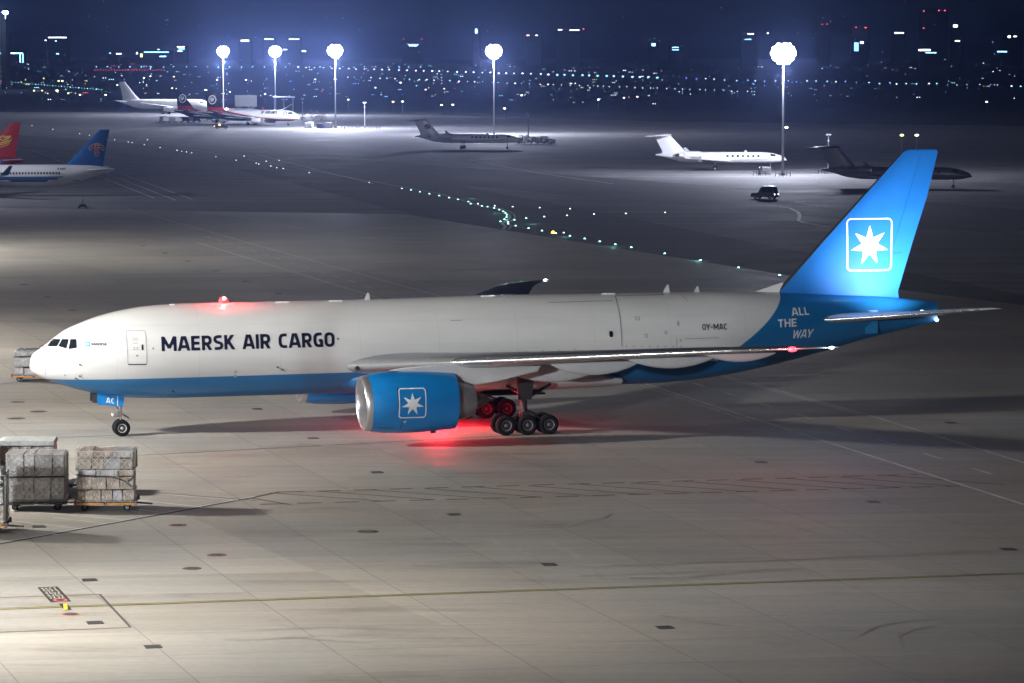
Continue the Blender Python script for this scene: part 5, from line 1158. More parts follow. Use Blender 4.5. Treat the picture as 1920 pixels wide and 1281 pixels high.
# --- business jets
def bizjet(label, ref_px, yw, body, trim, dark=False):
    Ln, Rr, zc = 28.6, 1.2, 2.75
    t = thing('business_jet', label, 'business jet', (0, 0, 0), yw, 'parked business jets')
    P = at(*ref_px, 0); c, s = math.cos(yw), math.sin(yw); xr = 15.6; t.location = (P.x - xr * c, P.y - xr * s, 0)
    fu = jet_fuselage(Ln, Rr, zc, 5.0, 7.5, .5, .55, .55); put('fuselage', fu.mesh('fuselage', body, xs_for(Ln), 36), t)
    F_ = [(3.4, Ln - 7.6, 0, 6.2, .1, 0), (4.2, Ln - 6.3, 0, 4.9, .1, 0), (7.5, Ln - 3.2, 0, 3.5, .1, 0)]
    fo = put('tail_fin', wing_mesh(F_, 1, 'tail_fin', body, 0, 1, 10, vertical=True), t)
    W_ = [(.4, 11.6, zc - .85, 7.0, .13, 1), (1.2, 12.2, zc - .8, 6.2, .13, 1), (5.5, 15.2, zc - .5, 3.4, .11, 0), (13.4, 20.4, zc + .1, 1.4, .1, -1)]
    T_ = [(.0, Ln - 3.5, 7.6, 3.9, .12, 0), (5.3, Ln + .6, 7.45, 1.7, .11, 0)]
    for sd in (-1, 1):
        w_ = put('wing', wing_mesh(W_, sd, 'wing', body), t); put('stabilizer', wing_mesh(T_, sd, 'stabilizer', body), t)
        MB().rings([[(20.5, sd * 13.4, zc + .1), (21.8, sd * 13.4, zc + .1), (21.8, sd * 13.5, zc + .1), (20.5, sd * 13.5, zc + .1)], [(22.2, sd * 13.9, zc + 1.75), (22.9, sd * 13.9, zc + 1.75), (22.9, sd * 13.95, zc + 1.75), (22.2, sd * 13.95, zc + 1.75)]]).build('winglet', body, w_)
        add_engine(t, 18.6, sd * 2.05, zc + .55, .78, 4.8, body)
        MB().box((21, sd * 1.4, zc + .5), (2.6, .7, .22)).build('engine_pylon', body, t)
        add_gear(t, 15.6, sd * 2.1, .45, .34, zc - .7)
        wm_ = sdf_mb(lambda X, Y: np.hypot(X / .3, Y / .22) * .22 - .22, -.32, .32, -.24, .24, .05, lambda x, z: (x, fu.surf(12, zc + .35 + z, sd, .02)[1], z)).mesh('cabin_window', GLASS if not dark else BLACK)
        for k in range(7): put('cabin_window', wm_, t, (6.2 + k * 1.12, 0, zc + .35))
        fus_poly(fu, [(2.3, zc + .28), (2.75, zc + .72), (3.7, zc + .8), (3.5, zc + .3)], sd, .015, .1).build('cockpit_window', GLASS, t, 60)
        sdf_mb(lambda X, Y: np.abs(Y - (zc - .28 - .25 * np.sin((X - 4) / 5))) - .05, 3, 17, zc - .8, zc + .2, .09, lambda x, z: fu.surf(x, z, sd, .015), run=6).build('trim_line', trim, t, recalc=False)
    add_gear(t, 3.6, 0, .3, .22, zc - .8)
    MB().lathe([(11.0, .2), (12.5, 1.0), (15.5, 1.3), (18.0, 1.0), (19.5, .2)], 24, 'x', c=(0, 0, zc - .55), ell=.55).build('wing_fairing', body, t, 60)
    MB().box((9.0, 0, zc + 1.32), (.5, .05, .4)).build('antenna', body, t)
    return t, fu, fo, F_
JW = mat('jet_white', (.8, .8, .8), .3, coat=.4); JG = mat('jet_silver_white', (.78, .78, .8), .3, coat=.4); JD = mat('jet_dark_grey', (.11, .1, .12), .35, coat=.3); TRIM = mat('trim_dark', (.06, .06, .09), .4)
t, fu, fo, Fx = bizjet('silver white business jet with a dark red square on its tail', (868, 279), R(180 - 8), JG, TRIM)
fm = fin_map(Fx, 1)
RS = mat('maroon_square', (.16, .02, .03), .5)
sdf_mb(lambda X, Y: sd_rbox(X, Y, 25.2, 5.9, .7, .55, .03), 24.4, 26, 5.2, 6.6, .08, fm).build('tail_square', RS, fo, recalc=False)
sdf_mb(lambda X, Y: sd_line(-X, Y, [(-25.75, 5.55), (-25.45, 5.75), (-24.95, 6.05), (-24.65, 6.25)], .08), 24.4, 26, 5.2, 6.6, .06, fin_map(Fx, 1, .035)).build('tail_emblem', LETTERW, fo, recalc=False)
t, fu, fo, Fx = bizjet('gleaming white business jet beside the nearest tall floodlight mast', (1341, 319), R(180 - 4), JW, mat('trim_pale', (.4, .4, .42), .4))
t, fu, fo, Fx = bizjet('dark grey business jet partly hidden behind the blue tail fin', (1668, 352), R(180 - 14), JD, TRIM, True)

# ================================================================== vehicles and ramp equipment
WLAMP = glow('vehicle_headlamp', (1, .97, .9), 8); OLAMP = glow('orange_beacon', (1, .35, .05), 12); RLAMP = glow('red_tail_lamp', (1, .05, .04), 6)
def vehicle(label, loc, rz, body, L_=4.4, w=2.0, h=2.15, lamp=True):
    t = thing('ramp_vehicle', label, 'vehicle', loc, rz)
    prof = [(-L_ / 2, .35), (-L_ / 2, .95), (-L_ / 2 + .15, 1.02), (-L_ * .22, 1.1), (-L_ * .08, h - .08), (-L_ * .02, h), (L_ * .44, h), (L_ / 2 - .05, 1.15), (L_ / 2, 1.0), (L_ / 2, .35)]
    rr = []
    for y, k in ((-w / 2, .94), (-w / 2 + .08, 1), (w / 2 - .08, 1), (w / 2, .94)): rr.append([(x * (.97 + .03 * k), y * (1 if z < 1.1 else .9), .35 + (z - .35) * (k if z > .5 else 1)) for x, z in prof])
    MB().rings(rr).build('body', body, t, 30)
    g = MB()
    for s in (-1, 1):
        y = s * (w / 2 * .9 + .005)
        for a, b in ((-.02, .18), (.2, .42)): g.poly([(L_ * a - (.0 if a > 0 else .16), y * 1.03, 1.15), (L_ * b, y * 1.03, 1.15), (L_ * b - .03, y * .985, h - .17), (L_ * a + .06, y * .985, h - .17)])
    g.poly([(-L_ * .215, -w * .4, 1.13), (-L_ * .215, w * .4, 1.13), (-L_ * .10, w * .38, h - .15), (-L_ * .10, -w * .38, h - .15)])
    g.build('window', GLASS, t, recalc=False)
    for sx in (-1, 1):
        for sy in (-1, 1): wheel(t, (sx * L_ * .31, sy * (w / 2 - .1), .36), .36, .24)
    if lamp:
        for s in (-1, 1):
            MB().box((-L_ / 2 - .01, s * w * .36, .82), (.06, .3, .17)).build('headlamp', WLAMP, t); MB().box((L_ / 2 + .01, s * w * .4, .85), (.06, .16, .2)).build('tail_lamp', WLAMP, t)
    MB().box((-L_ / 2 - .06, 0, .48), (.14, w * .95, .2)).build('bumper', DARKM, t); MB().box((L_ / 2 + .06, 0, .48), (.14, w * .95, .2)).build('bumper', DARKM, t)
    MB().box((L_ * .2, 0, h + .06), (L_ * .42, w * .7, .06)).build('roof_rack', LGREY, t)
    return t
P = at(1434, 373); vehicle('black boxy four wheel drive car with bright lamps on the taxiway', (P.x, P.y, 0), R(-28), mat('black_car_paint', (.015, .017, .018), .3, coat=.5))
P = at(415, 241.5)
t = thing('tow_tractor', 'low ramp tractor with an orange beacon left of the far freighters', 'tow tractor', (P.x, P.y, 0), R(8))
MB().bbox((0, 0, .75), (4.6, 2.0, .8), .12).bbox((.6, 0, 1.35), (1.3, 1.6, .5), .1).build('body', mat('tug_dark', (.05, .05, .05), .5), t); MB().lathe([(0, .3), (.3, .3), (.45, .02)], 12, 'z', c=(-.6, 0, 1.15)).build('beacon', OLAMP, t, 60)
for sx in (-1, 1):
    for sy in (-1, 1): wheel(t, (1.5 * sx, .85 * sy, .4), .4, .3)
MB().box((-2.35, 0, .9), (.08, 1.2, .25)).build('lamp_bar', OLAMP, t)
# small light cart near the blue tail
P = at(155, 391)
t = thing('light_cart', 'small wheeled cart with a white lamp below the blue tailed airliner', 'light cart', (P.x, P.y, 0), R(10))
MB().bbox((0, 0, .5), (1.1, .8, .5), .08).tube((0, 0, .7), (0, 0, 1.3), .05, .05, 8).build('body', DARKM, t); MB().bbox((.0, -.12, 1.4), (.42, .3, .32), .05).build('lamp', mat('white_lamp_box', (.8, .8, .8), .4), t)
for sx in (-1, 1):
    for sy in (-1, 1): wheel(t, (.55 * sx, .4 * sy, .18), .18, .12)
MB().tube((.5, 0, .4), (1.2, 0, .2), .03, .03, 6).build('tow_bar', DARKM, t)
# carts near the far freighters
CARTC = {'white': mat('cart_white', (.7, .7, .7), .5, var=.1), 'blue': mat('cart_blue', (.04, .09, .32), .5), 'grey': mat('cart_grey', (.25, .25, .26), .6), 'teal': mat('cart_teal', (.08, .2, .22), .5), 'dark': mat('cart_dark', (.04, .04, .045), .6)}
def cart(u, v, col, L_=3.0, h=1.6, lab=None, curtain=True):
    P = at(u, v); t = thing('baggage_cart', lab, 'cart', (P.x, P.y, 0), R(5), 'carts and bins below the far freighters')
    MB().box((0, 0, .5), (L_, 1.6, .12)).build('chassis', DARKM, t); MB().bbox((0, 0, .58 + h / 2), (L_ * .94, 1.5, h), .08).build('box', CARTC[col], t)
    MB().box((0, -.77, .58 + h * .5), (.05, .03, h * .9)).box((0, -.77, .58 + h * .92), (L_ * .9, .03, .05)).build('door_frame', STEEL, t)
    for sx in (-1, 1):
        for sy in (-1, 1): wheel(t, (L_ * .35 * sx, .62 * sy, .24), .24, .16)
for (u, v, c, l) in [(305, 229, 'grey', 'grey cart at the left end of the cart row under the far freighters'), (312, 230, 'white', 'white cart second from the left in the cart row'), (323, 230, 'grey', 'grey cart third from the left in the cart row'),
                     (335, 230, 'white', 'white cart in the middle of the cart row'), (347, 229.5, 'grey', 'grey cart left of the blue container'), (369, 229.5, 'blue', 'blue container in the cart row'), (358, 229, 'white', 'white cart just left of the blue container'),
                     (380, 228, 'white', 'white cart just right of the blue container'), (393, 228, 'teal', 'teal cart below the black tail'), (404, 228, 'white', 'white cart below the black tail'), (416, 228, 'dark', 'dark container at the right end of the cart row')]:
    cart(u, v, c, 2.6, 1.5, l)
def crate(u, v, w, h, col, lab):
    P = at(u, v); t = thing('equipment_crate', lab, 'crate', (P.x, P.y, 0), R(4), 'crates round the mast feet')
    MB().bbox((0, 0, h / 2 + .1), (w, 1.4, h), .06).build('box', CARTC[col], t); b = MB()
    for s in (-1, 1): b.box((s * w * .4, 0, .05), (.12, 1.4, .1))
    for k in range(3): b.box((-w * .35 + k * w * .35, -.72, h / 2 + .1), (.06, .04, h * .9))
    b.build('skid', DARKM, t)
crate(600, 241.5, 2.3, 1.8, 'dark', 'dark crate left of the middle floodlight mast'); crate(607, 241.5, 1.5, 1.3, 'blue', 'blue crate left of the middle floodlight mast')
crate(616, 241.5, 2.6, 2.0, 'grey', 'grey crate nearest to the foot of the middle floodlight mast'); crate(578, 241, 2.4, 1.9, 'white', 'white crate furthest left of the middle floodlight mast'); crate(583, 238, 1.8, 1.6, 'white', 'smaller white crate left of the middle floodlight mast')
P = at(1437, 328); t = thing('electrical_cabinet', 'dark electrical cabinet left of the nearest tall mast', 'cabinet', (P.x, P.y, 0)); MB().bbox((0, 0, .85), (1.8, .9, 1.6), .05).build('box', CARTC['grey'], t); MB().box((0, -.46, .85), (.03, .02, 1.4)).box((.3, -.47, .9), (.1, .03, .2)).build('door_seam', DARKM, t); MB().box((0, 0, .05), (2.0, 1.1, .1)).build('plinth', CONC, t)
P = at(1424, 328); t = thing('hose_post', 'short dark utility post between barriers left of the cabinet', 'post', (P.x, P.y, 0)); MB().bbox((0, 0, .75), (.5, .5, 1.5), .06).build('post', DARKM, t); MB().lathe([(0, .1), (.1, .12), (.2, .05)], 10, 'z', c=(0, 0, 1.5)).build('cap', mat('white_lamp_box', (.8, .8, .8), .4), t)
def barrier(u, v, w, lab):
    P = at(u, v); t = thing('guard_rail', lab, 'guard rail', (P.x, P.y, 0), R(3), 'guard rails round the mast feet')
    for k in range(3): MB().tube((-w / 2 + k * w / 2, 0, 0), (-w / 2 + k * w / 2, 0, 1.0), .06, .06, 8).build('post', DARKM, t)
    for z in (.5, .95): MB().tube((-w / 2, 0, z), (w / 2, 0, z), .05, .05, 8).build('rail', DARKM, t)
for (u, v, l) in [(1419, 330, 'guard rail left of the utility post'), (1429, 330, 'guard rail between utility post and cabinet'), (1461, 331, 'guard rail left of the nearest tall mast'), (1475, 331, 'guard rail right of the nearest tall mast'),
                  (1541, 326, 'guard rail left of the camera pole behind the blue fin'), (1552, 326, 'guard rail at the camera pole behind the blue fin'), (640, 243, 'guard rail right of the middle floodlight mast'), (652, 243, 'guard rail between middle mast and next pole'), (668, 242.5, 'guard rail left of the pole with two lamps'), (690, 243, 'guard rail right of the pole with two lamps'), (706, 243, 'rightmost guard rail of the middle mast row')]:
    barrier(u, v, 1.5 if u > 1000 else 2.4, l)
# scrub and stacked bars right of the grey jet nose
SCR = mat('dry_bush_leaves', (.4, .33, .24), .8, var=.3); STM = mat('bush_stem', (.08, .06, .04), .8)
def bush(u, v, h, w, seed, lab):
    P = at(u, v); t = thing('bush', lab, 'bush', (P.x, P.y, 0), 0, 'dry bushes beside the apron'); rnd = random.Random(seed); f = MB(); s_ = MB()
    for k in range(7):
        a = rnd.random() * 6.28; s_.tube((0, 0, 0), (w * .4 * math.cos(a), w * .4 * math.sin(a), h * rnd.uniform(.6, .95)), .05, .015, 5)
    for k in range(260):
        a = rnd.random() * 6.28; r = w * .5 * math.sqrt(rnd.random()); z = h * rnd.uniform(.15, 1) * (1 - .4 * (r / w) ** 2); c = Vector((r * math.cos(a), r * math.sin(a), z))
        d1 = Vector((rnd.gauss(0, 1), rnd.gauss(0, 1), rnd.gauss(0, 1))).normalized() * rnd.uniform(.12, .24); d2 = d1.orthogonal().normalized() * d1.length * .6
        f.poly([c - d1, c + d2, c + d1, c - d2])
    f.build('leaves', SCR, t, recalc=False); s_.build('stem', STM, t)
for i, (u, v, h, w, l) in enumerate([(972, 270, 1.9, 3, 'dry bush touching the grey jet nose'), (983, 270, 2.6, 3.4, 'dry bush left of the lamp pole'), (996, 270, 2.2, 3, 'dry bush just right of the lamp pole'), (1008, 270, 2.0, 3.2, 'dry bush in the middle of the row right of the pole'), (1020, 270.5, 2.4, 3, 'tall dry bush near the right end of the row'), (1032, 271, 1.6, 3, 'low dry bush at the right end of the row'), (566, 226, 3.2, 4, 'reddish bush right of the striped freighter nose'), (588, 226, 4.2, 5, 'tall bush between freighter nose and middle mast'), (602, 226, 3, 4, 'bush behind the crates by the middle mast')]): bush(u, v, h, w, i, l)
# slim poles with cameras
for (u, vf, vt, l) in [(567.5, 228, 184, 'slim lamp pole right of the striped freighter nose'), (684, 240, 191, 'slim lamp pole with two heads right of the middle mast'), (990.5, 258, 211, 'slim lamp pole among dry bushes right of the grey jet'), (1553, 320, 250, 'slim camera pole left of the dark jet tail'), (466, 215, 178, 'slim pole rising behind the striped freighter roof')]:
    P = at(u, vf); hh = at_depth(u, vt, P.y).z
    t = thing('lamp_pole', l, 'lamp pole', (P.x, P.y, 0), 0, 'slim poles on the far apron')
    MB().tube((0, 0, 0), (0, 0, hh), .17, .11, 10).box((0, 0, .06), (.6, .6, .12)).build('pole', POLE, t)
    for s in (-1, 1): MB().bbox((.35 * s, -.1, hh - .3), (.45, .3, .3), .04).build('lamp_head', LGREY, t)
    MB().box((0, -.1, hh * .8), (.3, .3, .35)).build('junction_box', LGREY, t); MB().tube((-.5, 0, hh - .5), (.5, 0, hh - .5), .05, .05, 6).build('cross_arm', POLE, t)
# loader and stairs behind the freighter roof
P = at(447, 222); t = thing('high_lift_truck', 'white high lift truck showing above the striped freighter', 'truck', (P.x, P.y + 40, 0), R(6)); MB().bbox((0, 0, 6.4), (9, 2.6, 4.6), .15).build('box', WHITE, t); MB().bbox((-6.0, 0, 1.9), (2.4, 2.5, 2.4), .2).build('cab', WHITE, t); MB().box((-1, 0, 1), (12, 2.3, .5)).build('chassis', DARKM, t); MB().tube((-4, 0, 1.2), (4, 0, 4.1), .2, .2, 8).tube((4, 0, 1.2), (-4, 0, 4.1), .2, .2, 8).build('scissor_lift', STEEL, t)
for sx in (-5.6, 3.5):
    for sy in (-1, 1): wheel(t, (sx, sy, .55), .55, .4)
P = at(520, 222); t = thing('passenger_stairs', 'white roofed stair truck behind the freighter nose', 'stair truck', (P.x, P.y + 40, 0), R(10)); MB().bbox((0, 0, 8.0), (9, 2.4, .5), .1).build('roof', WHITE, t); s_ = MB()
for k in range(10): s_.box((-3.6 + k * .75, 0, 1.2 + k * .42), (.8, 2, .1))
s_.build('stair_flight', LGREY, t); MB().box((0, 0, .8), (8.5, 2.2, .5)).build('chassis', DARKM, t); ps = MB()
for sx in (-3.8, 0, 3.8):
    for sy in (-1, 1): ps.tube((sx, sy, 1), (sx, sy, 7.8), .07, .07, 6)
ps.build('post', STEEL, t)
for sx in (-3, 3):
    for sy in (-1, 1): wheel(t, (sx, sy * .9, .5), .5, .35)

# ================================================================== taxiway lights
GRN = glow('taxi_light_green', (.4, 1.0, .85), 5); WHT = glow('taxi_light_white', (.9, .95, 1.0), 7); AMB = glow('taxi_light_amber', (1.0, .55, .06), 10)
TLB = MB().lathe([(0, .3), (.05, .28), (.08, .2)], 12, 'z').mesh('housing', STEEL)
def dome(m, r): return MB().lathe([(.06, r), (.06 + r * .5, r * .9), (.06 + r * .95, r * .5), (.06 + r * 1.1, .01)], 12, 'z').mesh('lens', m, 60)
DOME = {'g': dome(GRN, .14), 'w': dome(WHT, .11), 'a': dome(AMB, .27)}
TL = []
for (x, y) in [(482, 276), (563, 293), (648, 311), (737, 328), (905, 362), (999, 382), (1020, 401), (1120, 421), (1172, 428), (1232, 440), (1278, 455), (1313, 471), (1333, 485), (1345, 502), (1343, 522), (1324, 541), (1288, 562), (1356, 566), (1358, 582), (1414, 547), (1520, 532), (1682, 518), (1425, 600), (1541, 623), (1662, 645), (1914, 692)]: TL.append((670 + x / 4.8, 300 + y / 4.8, 'g'))
for (x, y) in [(107, 210), (400, 262), (825, 346), (1085, 401), (1236, 419), (1888, 506), (1397, 427), (1641, 436), (1915, 446), (1857, 662), (1788, 668)]: TL.append((670 + x / 4.8, 300 + y / 4.8, 'w'))
TL.append((670 + 1762 / 4.8, 300 + 663 / 4.8, 'a'))
for (x, y) in [(207, 220), (333, 244), (463, 268), (597, 293), (877, 345), (1177, 402), (1495, 463), (1838, 527)]: TL.append((1050 + x / 4.465, 400 + y / 4.465, 'g'))
for (x, y) in [(285, 14), (551, 8), (880, 0)]: TL.append((1050 + x / 4.465, 400 + y / 4.465, 'w'))
for (x, y) in [(192, 308), (317, 330), (478, 357), (537, 366), (688, 394), (770, 407), (793, 411), (866, 423), (885, 393), (960, 440), (1062, 457), (1090, 463), (1119, 467), (1150, 472), (1295, 496), (1417, 517), (1465, 492), (1537, 534), (1553, 540), (1597, 522), (1625, 552), (1660, 562), (1700, 567), (1675, 518), (1855, 592)]: TL.append((x / 3.2, 140 + y / 3.2, 'w'))
for (u, v, k) in TL:
    P = at(u, v)
    lab = {'g': 'small green glowing taxiway centre light', 'w': 'small white glowing taxiway edge light', 'a': 'single amber taxiway light right of the curved white lead-in line'}[k]
    t = thing('taxiway_light', lab, 'taxiway light', (P.x, P.y, .01), 0, {'g': 'green taxiway lights', 'w': 'white taxiway lights', 'a': None}[k])
    put('housing', TLB, t); put('lens', DOME[k], t)
for (u, v) in [(885, 372), (930, 400), (948, 412), (1000, 420), (1060, 444), (1150, 462), (1310, 489)]:
    P = at(u, v); d = bpy.data.lights.new('taxi_glow', 'POINT'); d.energy = 45; d.color = (.3, 1, .85); d.shadow_soft_size = .15; o = bpy.data.objects.new('taxi_glow', d); COL.objects.link(o); o.location = (P.x, P.y, .45)

# ================================================================== the city beyond
rng = random.Random(7)
CW = {'white': glow('city_lamp_white', (.85, .92, 1.0), 7), 'blue': glow('city_lamp_blue', (.12, .3, 1.0), 7), 'sky': glow('city_lamp_sky', (.25, .65, 1.0), 7), 'teal': glow('city_lamp_teal', (.1, .8, .75), 5), 'yellow': glow('city_lamp_yellow', (.95, .9, .3), 6), 'warm': glow('city_lamp_warm', (1.0, .95, .72), 7), 'red': glow('city_lamp_red', (1.0, .08, .14), 6), 'pink': glow('city_lamp_pink', (1, .6, .6), 6)}
_lm = {}
def lamp_mesh(col, r, h):
    k = (col, round(r, 2), round(h, 1))
    if k not in _lm: _lm[k] = (MB().tube((0, 0, 0), (0, 0, h), .09, .06, 6).mesh('post', DARKM), MB().lathe([(-r * .5, r * .3), (-r * .3, r * .85), (0, r), (r * .3, r * .8), (r * .5, .01)], 8, 'z', c=(0, 0, h)).mesh('lamp_head', CW[col]))
    return _lm[k]
def city_lamp(u, v, col, size_px, h, name, label, cat, group, wide=1.0):
    """a lamp whose head is seen at pixel row v, h metres above the ground"""
    P = at(u, v, h); r = size_px * P.y / F / 2 * .82; rr = round(r * 4) / 4 or .25
    t = thing(name, label, cat, (P.x, P.y, 0), 0, group); a, b = lamp_mesh(col, rr, h)
    put('post', a, t); o = put('lamp_head', b, t)
    if wide != 1: o.scale = (wide, 1, 1)
for k in range(44):
    u = 560 + k * 15.6 + rng.uniform(-2, 2); 
    city_lamp(u, 126.2 + (u - 560) * .0285 + rng.uniform(-.5, .5), 'white' if u < 1030 else 'sky', 2.6 + (1.6 if u > 1020 else rng.uniform(0, 1.2)), 4, 'street_lamp', 'distant white street lamp in the upper straight row of city lights' if u < 1030 else 'distant blue white street lamp at the bright right end of the upper row', 'street lamp', 'street lamps along the upper far road' if u < 1030 else 'blue street lamps along the upper far road')
for k in range(52):
    u = 650 + k * 15 + rng.uniform(-3, 3); city_lamp(u, 144.5 + (u - 650) * .036 + rng.uniform(-.6, .6), rng.choice(['white', 'white', 'sky', 'warm']), 1.6 + rng.uniform(0, .8), 3.5, 'street_lamp', 'distant small street lamp in the lower straight row of city lights', 'street lamp', 'street lamps along the lower far road')
for k in range(34):
    u = 1285 + k * 19 + rng.uniform(-4, 4); city_lamp(u, 148 + (u - 1285) * .0205 + rng.uniform(-1.5, 1.5), rng.choice(['white', 'sky', 'blue']), 2.0 + rng.uniform(0, .8), 3.5, 'street_lamp', 'distant street lamp in the thin row right of the nearest mast', 'street lamp', 'street lamps along the far right road')
for k in range(30):
    u = 180 + k * 21 + rng.uniform(-2, 2); city_lamp(u, 125.5 + rng.uniform(-.6, .6), 'sky', 2.2 + rng.uniform(0, .8), 4, 'street_lamp', 'distant blue street lamp in the level row behind the left masts', 'street lamp', 'street lamps behind the left masts')
for k in range(36):
    u = 2 + k * 5.4; city_lamp(u, 152.3 + u * .085, 'teal' if k % 3 else 'white', 1.5, 3, 'street_lamp', 'tiny teal lamp in the sloping string at the far left', 'street lamp', 'string of teal lamps at the far left')
for k in range(26):
    u = 178 + k * 5.2; city_lamp(u, 131.5 + rng.uniform(-.5, .5), 'red', 1.9, 5, 'obstruction_lamp', 'tiny red lamp in the red string left of the masts', 'red lamp', 'string of red lamps')
for (u, v, c, s, w) in [(117, 152, 'warm', 4, 1.6), (110, 152, 'yellow', 4, 1.5), (82, 147, 'yellow', 3, 1.2), (64, 170, 'warm', 4.5, 2.2), (107, 170, 'warm', 5, 1.8), (150, 178, 'warm', 4.5, 2.0), (198, 178, 'warm', 5, 1.8), (79, 170, 'yellow', 4, 1), (128, 175, 'yellow', 3.6, 1),
                        (220, 159.5, 'warm', 4, 3.2), (270, 146, 'warm', 4, 1.5), (282, 143, 'warm', 3.6, 1.5), (326, 144, 'yellow', 3, 1.3), (407, 150, 'warm', 3.6, 2.4), (461, 150, 'warm', 4, 1.6), (386, 169, 'warm', 5, 1.6), (497, 176.5, 'warm', 5, 1.6), (323, 165.5, 'yellow', 3.6, 1.3), (431, 172.5, 'yellow', 3.6, 1.2), (591, 149, 'warm', 4, 1.4),
                        (653, 187, 'yellow', 5, 1.3), (737, 191, 'yellow', 5, 1.3), (755, 190.5, 'warm', 6, 1.4), (828, 197, 'yellow', 4.4, 1), (849, 196.5, 'warm', 5.4, 1.5), (946, 203.5, 'warm', 5.6, 1.6), (978, 179, 'warm', 4.4, 2), (704, 164.5, 'white', 4, 2), (751, 155, 'warm', 4.4, 1.3), (798, 168, 'pink', 4, 1.3), (833, 166.5, 'pink', 3.6, 2),
                        (1122, 187, 'white', 5.6, 1.1), (1170, 183.5, 'pink', 4.4, 1.1), (1195, 181.5, 'pink', 4.6, 2.2), (1850, 191, 'white', 6, 1.3), (1474.5, 239, 'warm', 7, 1), (1691, 253.5, 'yellow', 7, 2.8), (1719, 253.5, 'warm', 7, 2.4), (1225, 84, 'sky', 7, 1), (883, 106, 'sky', 4, 1), (200, 66, 'white', 4, 1.6)]:
    if v < 110: continue
    city_lamp(u, v, c, s, 4.5 if v < 215 else 5, 'yard_lamp', {'warm': 'distant oblong cream yard lamp', 'yellow': 'distant yellow yard lamp', 'pink': 'distant pinkish yard lamp', 'white': 'distant round white yard lamp'}[c] + (' left of the first mast' if u < 410 else ' between the left masts' if u < 640 else ' between the third and fourth mast' if u < 920 else ' right of the fourth mast' if u < 1460 else ' behind the blue tail fin' if u > 1600 else ' just right of the nearest mast'), 'yard lamp', 'yard lamps across the far plain ' + c)
